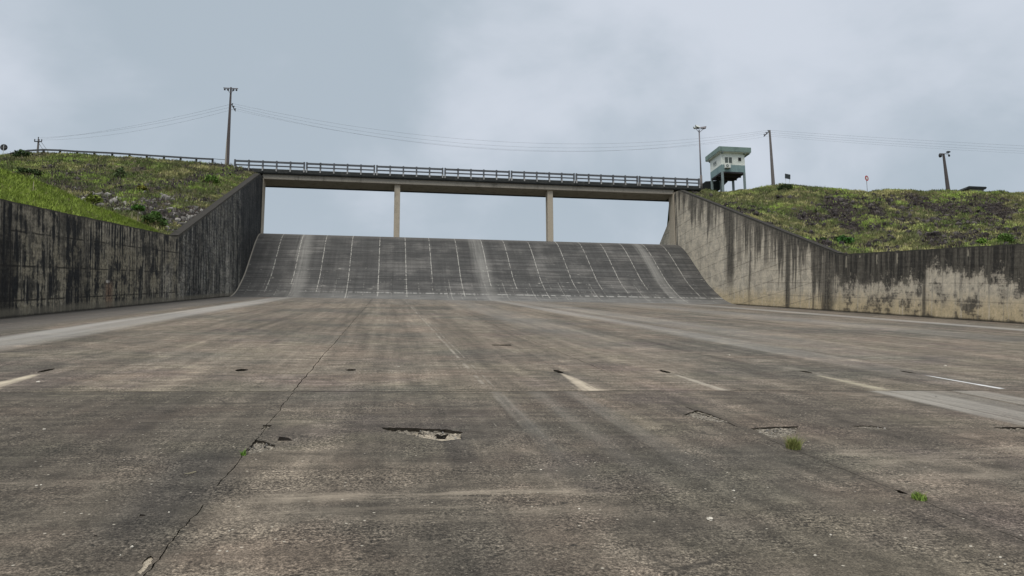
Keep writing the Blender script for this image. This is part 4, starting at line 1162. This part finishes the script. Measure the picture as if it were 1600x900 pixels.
# leaning concrete pole right of the hut
b3 = at_y(1208, 289, 90.6); t3 = at_y(1202.5, 203.5, 90.6); b3.z -= 0.6
b3.x = t3.x + 0.10
pole3 = thing('utility_pole', b3, 'grey tapered concrete utility pole between the hut and the dark notice board', 'utility pole')
m = MB(); rect_pole(m, b3, t3, 0.17, 0.085, 0.17, 0.085); m.build('shaft', M['pole'], pole3)
a0 = t3 + Vector((0, 0, -0.08)); a1 = a0 + Vector((-0.25, 2.0, 0))
a1 = Vector((at_y(1193.5, 209, 92.6).x, 92.6, a0.z))
m = MB(); m.tube([a0, a1], 0.065, 6); m.build('wire_bracket', M['steel'], pole3)
W3 = []
for k in range(3):
    p = a0.lerp(a1, (0.25, 0.6, 0.95)[k]); m = MB(); insulator(m, p + Vector((0, 0, 0.04))); m.build('insulator', M['dark'], pole3); W3.append(p + Vector((0, 0, 0.26)))
W3.append(Vector((t3.x - 0.1, 90.7, t3.z - 0.75)))

# lamp pole on the right hill
b4 = at_y(1481.5, 298, 91.0); t4 = at_y(1474, 240, 91.0); b4.z -= 0.6
b4.x = t4.x + 0.25
lamp = thing('lamp_pole', b4, 'dark tapered lamp pole with two hanging lamps on the right hilltop', 'lamp pole')
m = MB(); rect_pole(m, b4, t4, 0.19, 0.10, 0.19, 0.1); m.build('shaft', M['pole_dark'], lamp)
m = MB(); m.box(t4.x - 0.66, t4.x + 0.62, t4.y - 0.16, t4.y - 0.09, t4.z - 0.09, t4.z - 0.02); m.tube([t4 + Vector((-0.3, -0.12, -0.08)), t4 + Vector((-0.25, -0.12, -0.26))], 0.06, 6); m.build('crossarm', M['steel'], lamp)
for (dx, dz, r) in ((-0.62, -0.34, 0.21), (0.66, -0.28, 0.13)):
    m = MB(); c = t4 + Vector((dx, -0.14, dz)); m.tube([c + Vector((0, 0, r * 1.3)), c + Vector((0, -0.02, r * 0.7)), c + Vector((0, -0.05, -r * 0.3)), c + Vector((0, -0.08, -r))], [r * 0.35, r * 0.85, r, r * 0.8], 10)
    m.build('lamp_head', M['dark'], lamp, True)
m = MB(); m.box(t4.x + 0.42, t4.x + 0.86, t4.y - 0.3, t4.y + 0.05, t4.z + 0.12, t4.z + 0.30, bev=0.04); m.tube([t4 + Vector((0.6, -0.12, -0.05)), t4 + Vector((0.6, -0.12, 0.14))], 0.03, 6); m.build('floodlight', M['dark'], lamp)


# ---- overhead wires -----------------------------------------------------------
def wire(p, q, sag, label, r=0.014):
    n = 40; m = MB()
    pts = [p.lerp(q, i / n) - Vector((0, 0, 4 * sag * (i / n) * (1 - i / n))) for i in range(n + 1)]
    m.tube(pts, r * 0.62, 5)
    o = m.build('overhead_wire', M['wire']); tag(o, label, 'wire', 'overhead wires between the poles')
NAMES = ('nearest bracket insulator', 'middle bracket insulator', 'far bracket insulator')
for k in range(3):
    wire(W0[k], W1[k] + Vector((0, 0, -0.04)), 0.55 + 0.16 * k, 'thin wire from the small distant pole to the tall left pole, ' + NAMES[k])
midz = [at_y(850, y, 89).z for y in (221.5, 225.0, 228.0, 231.0)]
for k in range(4):
    p, q = W1[k], W3[k]; sg = (p.z + q.z) / 2 - midz[k] + (0.25 if k == 3 else 0)
    wire(p, q, sg, 'thin wire across the bridge between the two utility poles, ' + (NAMES[k] if k < 3 else 'lowest and faintest'), 0.013 if k < 3 else 0.009)
for k in range(4):
    p = W3[k]; e = at_y(1600, (228, 232.3, 236.4, 239.8)[k], p.y)
    q = Vector((p.x + 2 * (e.x - p.x), p.y, p.z)); sg = p.z - e.z
    wire(p, q, sg, 'thin wire leaving the picture to the right of the grey pole, ' + (NAMES[k] if k < 3 else 'lowest and faintest'), 0.013 if k < 3 else 0.010)


# --------------------------------------------------------------------------
# control hut on stilts
# --------------------------------------------------------------------------
HX0, HX1, HY0, HY1, HZ0, HZ1 = 40.72, 43.80, 90.5, 93.95, 30.50, 32.95
hut = thing('control_hut', (42.2, 92.2, 28.4), 'small white and green control hut on stilts at the right end of the bridge', 'hut')
zb = 31.42
m = MB(); m.box(HX0, HX1, HY0, HY1, zb, HZ1); m.build('wall', M['hut'], hut)
m = MB(); m.box(HX0 - 0.012, HX1 + 0.012, HY0 - 0.012, HY1 + 0.012, HZ0 + 0.03, zb + 0.002); m.build('lower_wall', M['hut_band'], hut)
m = MB(); m.box(HX0 + 0.02, HX1 - 0.02, HY0 + 0.02, HY1 - 0.02, HZ0 - 0.14, HZ0 + 0.03)
for y in (91.6, 92.8): m.box(HX0 + 0.1, HX1 - 0.1, y - 0.1, y + 0.1, HZ0 - 0.34, HZ0 - 0.14)
m.build('floor_slab', M['hut_under'], hut)
m = MB(); m.box(HX0 - 0.42, HX1 + 0.72, HY0 - 0.45, HY1 + 0.5, 33.00, 33.62, bev=0.02); rf = m.build('roof', M['hut_roof'], hut)
m = MB(); m.box(HX0 - 0.36, HX1 + 0.66, HY0 - 0.39, HY1 + 0.44, 32.952, 32.999); m.build('soffit', M['hut'], rf)
m = MB()
for x in (HX0 + 0.02, HX1 - 0.14, HX1 + 0.45):
    m = MB(); m.box(x, x + 0.14, HY0 - 0.40, HY1 + 0.4, 32.82, 32.951); m.build('roof_beam', M['hut_post'], rf)
for (x, y, zt, z0) in ((HX0 + 0.10, HY0 + 0.10, HZ0, 27.3), (HX1 - 0.10, HY0 + 0.10, HZ0, 27.6), (HX0 + 0.10, HY1 - 0.10, HZ0, 27.6), (HX1 - 0.10, HY1 - 0.10, HZ0, 27.6), (42.05, HY1 - 0.1, HZ0, 27.6)):
    m = MB(); m.box(x - 0.125, x + 0.125, y - 0.125, y + 0.125, z0, zt + 0.02, bev=0.015); m.build('stilt', M['hut_post'], hut)
# front double window
w = MB()
for (a, b2_) in ((41.12, 41.17), (41.60, 41.68), (42.11, 42.16)): w.box(a, b2_, HY0 - 0.05, HY0 - 0.003, 31.62, 32.40)
for (a, b2_) in ((31.57, 31.63), (32.38, 32.44)): w.box(41.12, 42.16, HY0 - 0.055, HY0 - 0.003, a, b2_)
fr = w.build('window', M['white'], hut)
for (a, b2_) in ((41.17, 41.60), (41.68, 42.11)):
    l = MB(); l.box(a, b2_, HY0 - 0.012, HY0 - 0.004, 31.63, 32.38)
    for k in range(7): l.box(a + 0.02, b2_ - 0.02, HY0 - 0.04, HY0 - 0.013, 31.66 + k * 0.103, 31.70 + k * 0.103)
    l.build('louvre', M['louver'], fr)
w = MB(); w.box(42.93, 43.33, HY0 - 0.012, HY0 - 0.003, 31.94, 32.40); fr = w.build('small_window', M['black'], hut)
w = MB(); w.box(42.88, 43.38, HY0 - 0.05, HY0 - 0.003, 31.89, 31.939); w.box(42.88, 43.38, HY0 - 0.05, HY0 - 0.003, 32.401, 32.45); w.box(42.88, 42.929, HY0 - 0.05, HY0 - 0.003, 31.939, 32.401); w.box(43.331, 43.38, HY0 - 0.05, HY0 - 0.003, 31.939, 32.401); w.build('frame', M['white'], fr)
# left side window
w = MB(); w.box(HX0 - 0.02, HX0 - 0.003, 91.9, 92.85, 31.92, 32.32); fr = w.build('side_window', M['louver'], hut)
w = MB()
for (a, b2_, c_, d_) in ((91.84, 92.91, 31.86, 31.919), (91.84, 92.91, 32.321, 32.38), (91.84, 91.899, 31.919, 32.321), (92.851, 92.91, 31.919, 32.321), (92.35, 92.40, 31.921, 32.319)): w.box(HX0 - 0.05, HX0 - 0.003, a, b2_, c_, d_)
w.build('frame', M['white'], fr)
# air conditioner and its pipe
w = MB(); w.box(41.03, 41.75, HY0 - 0.42, HY0 - 0.06, 30.90, 31.42, bev=0.03); ac = w.build('air_conditioner', M['white'], hut)
w = MB(); c = Vector((41.30, HY0 - 0.425, 31.17))
w.tube([c, c + Vector((0, -0.012, 0))], 0.185, 20); fan = w.build('fan_grille', M['louver'], ac)
w = MB(); w.tube([c + Vector((0, -0.013, 0)), c + Vector((0, -0.02, 0))], 0.05, 10); w.build('hub', M['white'], ac)
w = MB()
for x in (41.15, 41.60): w.box(x - 0.025, x + 0.025, HY0 - 0.44, HY0 - 0.013, 30.84, 30.898)
w.build('wall_bracket', M['steel'], ac)
w = MB(); w.tube([(41.02, HY0 - 0.05, 31.4), (40.95, HY0 - 0.04, 31.7), (40.95, HY0 - 0.04, 32.5), (41.05, HY0 - 0.04, 32.68), (41.2, HY0 - 0.03, 32.7)], 0.022, 6); w.build('pipe', M['white'], ac)

# dark ramp behind the stilts
def prism(name, pts, y0, y1, mat, label, cat):
    c = Vector((sum(p[0] for p in pts) / len(pts), (y0 + y1) / 2, min(p[1] for p in pts)))
    n = len(pts); vs = [Vector((p[0], y0, p[1])) - c for p in pts] + [Vector((p[0], y1, p[1])) - c for p in pts]
    o = np_obj(name, vs, [tuple(range(n)), tuple(reversed(range(n, 2 * n)))] + [(i, n + i, n + (i + 1) % n, (i + 1) % n) for i in range(n)], mat)
    o.location = c
    return tag(o, label, cat)
Yr = 94.6
pq = [at_y(a, b, Yr) for a, b in ((1092, 296), (1094.5, 290.5), (1102.5, 283.2), (1137, 281.5), (1137, 284.0), (1128.5, 292.5), (1126, 296))]
prism('ramp', [(q.x, q.z) for q in pq], Yr, Yr + 2.4, M['ramp'], 'dark sloping ramp block behind the stilts of the hut', 'ramp')

# signs
def post(m, p, z0, z1, r=0.03): m.tube([(p.x, p.y, z0), (p.x, p.y, z1)], r, 8)
pc = at_y(1230.7, 275.7, 92.0)
bd = thing('notice_board', (pc.x, pc.y, 28.6), 'dark rectangular notice board on thin posts right of the grey pole', 'notice board')
m = MB(); m.box(-0.42, 0.42, -0.02, 0.02, -0.31, 0.31, Matrix.Translation(pc) @ Matrix.Rotation(R(4), 4, 'Y') @ Matrix.Rotation(R(12), 4, 'Z'), bev=0.006); m.build('panel', M['board'], bd)
for dx in (-0.3, 0.3):
    m = MB(); post(m, pc + Vector((dx, 0.06 + dx * 0.2, 0)), 28.3, pc.z + 0.2, 0.025); m.build('post', M['lampglass'], bd)
pc = at_y(1354.3, 278.5, 91.5)
sg = thing('traffic_sign', (pc.x, pc.y, 28.6), 'small red and white traffic sign standing alone on the right hilltop', 'traffic sign')
def disc(m, c, r, yaw, th=0.012):
    ax = Vector((math.sin(R(yaw)), -math.cos(R(yaw)), 0)); m.tube([c - ax * th, c + ax * th], r, 24)
    return ax
m = MB(); ax = disc(m, pc, 0.36, 22); pl = m.build('panel', M['red'], sg)
m = MB(); disc(m, pc + ax * 0.014, 0.19, 22, 0.003); m.build('centre', M['white'], pl)
m = MB(); post(m, pc - ax * 0.05, 28.2, pc.z + 0.25, 0.03); m.build('post', M['pole'], sg)
pc = at_y(6, 230.3, 89.4)
sg = thing('traffic_sign', (pc.x, pc.y, 28.0), 'dark back of a round traffic sign at the far left hilltop', 'traffic sign')
m = MB(); ax = disc(m, pc, 0.36, 5); m.build('panel', M['dark'], sg)
m = MB(); m.box(pc.x - 0.25, pc.x + 0.25, pc.y - 0.045, pc.y - 0.02, pc.z - 0.03, pc.z + 0.03); m.build('bracket', M['steel'], sg)
m = MB(); post(m, pc + Vector((0.02, -0.07, 0)), 27.4, pc.z + 0.28, 0.028); m.build('post', M['lampglass'], sg)

# low flat roofed shelter behind the right ridge
Ys = 97.0
q0, q1 = at_y(1513, 291.5, Ys), at_y(1539.5, 295, Ys)
sh = thing('shelter', ((q0.x + q1.x) / 2, Ys, 28.0), 'low flat roofed concrete shelter peeking over the right ridge', 'shelter')
m = MB()
vs = [(q0.x - 0.05, q0.z + 0.02), (q1.x, q0.z + 0.02), (q1.x + 0.1, q0.z - 0.12), (q1.x - 0.1, q0.z - 0.33), (q0.x - 0.05, q0.z - 0.33), (q0.x - 0.55, q0.z - 0.50), (q0.x - 0.62, q0.z - 0.44)]
n = len(vs); m.add([(a, Ys - 0.2, z) for a, z in vs] + [(a, Ys + 3.2, z) for a, z in vs], [tuple(range(n))[::-1], tuple(range(n, 2 * n))] + [(i, (i + 1) % n, n + (i + 1) % n, n + i) for i in range(n)])
m.build('roof', M['ramp'], sh)
m = MB(); m.box(q0.x + 0.1, q1.x - 0.25, Ys, Ys + 3.0, 27.5, q0.z - 0.335); m.build('wall', M['shelter'], sh)


# --------------------------------------------------------------------------
# small things on the floor
# --------------------------------------------------------------------------
def tuft(px, py, wpx, hpx, n, label, col):
    u, v = at_floor(px, py); q = F2W(u, v, 0.0); k = v / 1251.2
    root = thing('grass_tuft', q, label, 'grass tuft', 'grass tufts in the floor joints')
    rad, h = wpx * k * 0.30, hpx * k
    nb = 1
    P = np.zeros((n, 3)); th = rng.uniform(0, 2 * np.pi, n); r = rad * np.sqrt(rng.random(n)); P[:, 0] = np.cos(th) * r; P[:, 1] = np.sin(th) * r * 1.2; P[:, 2] = P[:, 1] * math.tan(SLOPE)
    H = h * rng.uniform(0.55, 1.1, n) * (1 - 0.5 * r / rad)
    c = np.array(col) * rng.uniform(0.6, 1.4, (n, 1)); d = (rng.random(n) < 0.18)[:, None]; c = np.where(d, np.array((0.30, 0.25, 0.12)), c)
    blades('blades', P, H, np.full(n, 0.006), c, 1, None, spread=0.004, lean=1.0, parent=root, kind=None)
tuft(1240, 701, 36, 34, 420, 'largest grass tuft, beside the rough spall on the joint to the right', (0.24, 0.27, 0.085))
tuft(1436, 780, 36, 20, 300, 'low bright grass tuft right of the small dark hole in the joint', (0.20, 0.30, 0.065))
tuft(381, 711, 14, 12, 70, 'tiny green tuft in the left joint below the broken slab corner', (0.16, 0.30, 0.05))


def chip(px, py, wpx, hpx, mat, name, label, cat, group=None, seed=0):
    u, v = at_floor(px, py); k = v / 1251.2; rr = random.Random(seed)
    bm = bmesh.new(); bmesh.ops.create_icosphere(bm, subdivisions=2, radius=1.0)
    sx, sy, sz = wpx * k / 2, wpx * k / 2 * rr.uniform(0.7, 1.3), max(0.004, hpx * k * 0.45)
    for q in bm.verts:
        e = 1 + rr.uniform(-0.28, 0.22); q.co = Vector((q.co.x * sx * e, q.co.y * sy * e, max(-0.3, q.co.z) * sz * e))
    me = bpy.data.meshes.new(name); bm.to_mesh(me); bm.free(); me.materials.append(M[mat])
    o = bpy.data.objects.new(name, me); COL.objects.link(o); o.location = F2W(u, v, sz * 0.25); o.rotation_euler = (SLOPE, 0, 0)
    return tag(o, label, cat, group)
CH = [(206, 855, 5, 4), (188, 868, 3, 3), (264, 801, 3, 3), (355, 862, 4, 3), (358, 830, 3, 2), (57, 759, 4, 2), (64, 758, 3, 2), (1274, 868, 6, 3), (1563, 871, 5, 3), (1298, 836, 4, 3), (1146, 767, 5, 3), (1517, 854, 5, 2), (60, 597, 6, 3), (69, 671, 4, 3), (623, 573, 3, 2), (1477, 572, 4, 3), (1140, 555, 3, 2), (1570, 882, 4, 3), (1545, 868, 3, 2), (905, 795, 4, 2), (845, 734, 4, 2)]
for i, (a, b, c, d) in enumerate(CH):
    chip(a, b, c, d, 'stone', 'stone_chip', 'tiny pale stone chip lying on the bare concrete floor', 'stone', 'pale stone chips on the floor', i)
chip(1109, 812, 11, 8, 'stone', 'stone_chip', 'larger pale flake of stone on the floor, below the tuft in the right joint', 'stone', None, 77)
chip(1308.5, 398, 4, 3, 'stone', 'stone_chip', 'dummy', 'stone', None, 78)
o = bpy.data.objects[-1] if False else [q for q in bpy.data.objects if q.get('label') == 'dummy'][0]
o.location = F2W(UR + 0.25, 54.85, 4.33); o.scale = (1, 1, 1.5); o['label'] = 'white pebble on top of the right wall where the coping begins'
def frag(px, py, L, hgt, rot, label, name='concrete_fragment', mat='debris', cat='fragment'):
    u, v = at_floor(px, py); k = v / 1251.2; q = F2W(u, v); m = MB(); a = L * k / 2; h = hgt * k
    vs = [(-a, -h * .5, 0), (a, -h * .2, 0), (a * .7, h * .8, 0), (-a * .8, h * .6, 0), (-a * .8, -h * .3, h), (a * .3, -h * .1, h * .7), (a * .4, h * .4, h * .6), (-a * .7, h * .4, h * .9)]
    mt = Matrix.Translation(q) @ Matrix.Rotation(SLOPE, 4, 'X') @ Matrix.Rotation(R(rot), 4, 'Z')
    m.add([mt @ Vector(p) for p in vs], [(3, 2, 1, 0), (4, 5, 6, 7), (0, 1, 5, 4), (1, 2, 6, 5), (2, 3, 7, 6), (3, 0, 4, 7)])
    root_free = m.build(name, M[mat]); tag(root_free, label, cat)
frag(446, 688, 22, 6, -4, 'dark concrete fragment right of the broken corner in the left joint')
frag(223, 806, 9, 3, 8, 'small dark fragment on the near floor left of the joint')
frag(150, 838, 6, 2, 5, 'tiny dark sliver at the bottom left of the floor')
u, v = at_floor(297, 741); q = F2W(u, v, 0.006)
m = MB(); m.tube([q + Vector((-0.035, -0.03, 0)), q + Vector((0, 0.01, 0.006)), q + Vector((0.03, 0.07, 0.012))], 0.0022, 5); m.tube([q + Vector((-0.01, -0.04, 0)), q + Vector((0.015, 0.0, 0.004)), q + Vector((0.032, 0.068, 0.010))], 0.002, 5)
tag(m.build('straw', M['straw']), 'forked dry straw lying on the dark slab left of the joint', 'straw')


def spall_rubble():
    pts = []
    for (px0, px1, py0, py1, n) in ((600, 715, 672, 686, 26), (390, 425, 692, 706, 16), (1085, 1130, 648, 658, 14), (1185, 1240, 669, 681, 26), (1340, 1385, 667, 670, 5)):
        for _ in range(n):
            u, v = at_floor(random.uniform(px0, px1), random.uniform(py0, py1)); q = F2W(u, v, -0.012); pts.append((q.x, q.y, q.z))
    P = np.array(pts); sz = 0.006 + 0.014 * rng.random(len(P)) ** 2
    rocks('rubble', P, sz, rng.random(len(P)), 'rock', 'small loose rubble lying in the broken hollows of the floor')
spall_rubble()


# --------------------------------------------------------------------------
# overcast sky and light
# --------------------------------------------------------------------------
SUN_EL, SUN_AZ = R(58), R(215)        # azimuth clockwise from +Y: behind the camera, to the left
w = bpy.data.worlds.new('World'); scene.world = w; w.use_nodes = True
g = G(w.node_tree); g.n.clear()
sky = g.n.new('ShaderNodeTexSky'); sky.sky_type = 'NISHITA'; sky.sun_disc = False
sky.sun_elevation = SUN_EL; sky.sun_rotation = SUN_AZ; sky.air_density = 1.0; sky.dust_density = 2.0
d = g.coord('Generated'); x, y, z = g.sep(d)
den = g.mx(z, 0.0) + 0.55
cp = g.vec(x / den, y / den, 0.0)
c1 = g.noise(cp, 1.25, 6, 0.50, 0.25); c2 = g.noise(g.vec(x / den, y / den, 4.0), 3.2, 6, 0.55, 0.3)
cl = c1 * 0.72 + c2 * 0.28
def toward(px, py, r):                 # a soft patch of cloud round one direction of the sky
    q = ray(px, py).normalized()
    dot = x * q.x + y * q.y + z * q.z
    return g.sm(dot, math.cos(r), 1.0)
cl = cl - toward(520, 150, 0.42) * 0.075 + toward(1500, 120, 0.40) * 0.06 + toward(900, 20, 0.25) * 0.05 + toward(180, 40, 0.28) * 0.03 - toward(960, 190, 0.2) * 0.03
cloud = g.mix((4.5, 5.22, 5.9), (6.6, 7.1, 7.9), g.sm(cl, 0.435, 0.585))
hz = g.sm(z, 0.0, 0.30, 1.0, 0.0)
cloud = g.mix(cloud, (5.25, 5.9, 6.6), hz * 0.75)
cloud = g.mix(cloud, (15.5, 15.2, 14.8), g.sm(z, 0.58, 0.9))
lower = g.sm(z, -0.05, 0.0)
cloud = g.mix((0.9, 0.9, 0.75), cloud, lower)
col = g.mix(S(g, sky.outputs[0]), cloud, 0.93)
bg = g.n.new('ShaderNodeBackground'); bg.inputs['Strength'].default_value = 0.10; g.put(bg.inputs['Color'], col)
ow = g.n.new('ShaderNodeOutputWorld'); g.l.new(bg.outputs[0], ow.inputs['Surface'])

sl = bpy.data.lights.new('sun', 'SUN'); sl.energy = 1.4; sl.angle = R(25); sl.color = (1.0, 0.96, 0.90)
so = bpy.data.objects.new('sun', sl); COL.objects.link(so)
sd = Vector((math.sin(SUN_AZ) * math.cos(SUN_EL), math.cos(SUN_AZ) * math.cos(SUN_EL), math.sin(SUN_EL)))
so.rotation_euler = sd.to_track_quat('Z', 'Y').to_euler(); so.location = (0, 0, 60)

vs_ = scene.view_settings
vs_.view_transform = 'Standard'; vs_.look = 'None'; vs_.exposure = 0.0; vs_.gamma = 1.0; vs_.use_curve_mapping = False
scene.render.engine = 'CYCLES'
scene.cycles.use_denoising = True
scene.cycles.max_bounces = 6
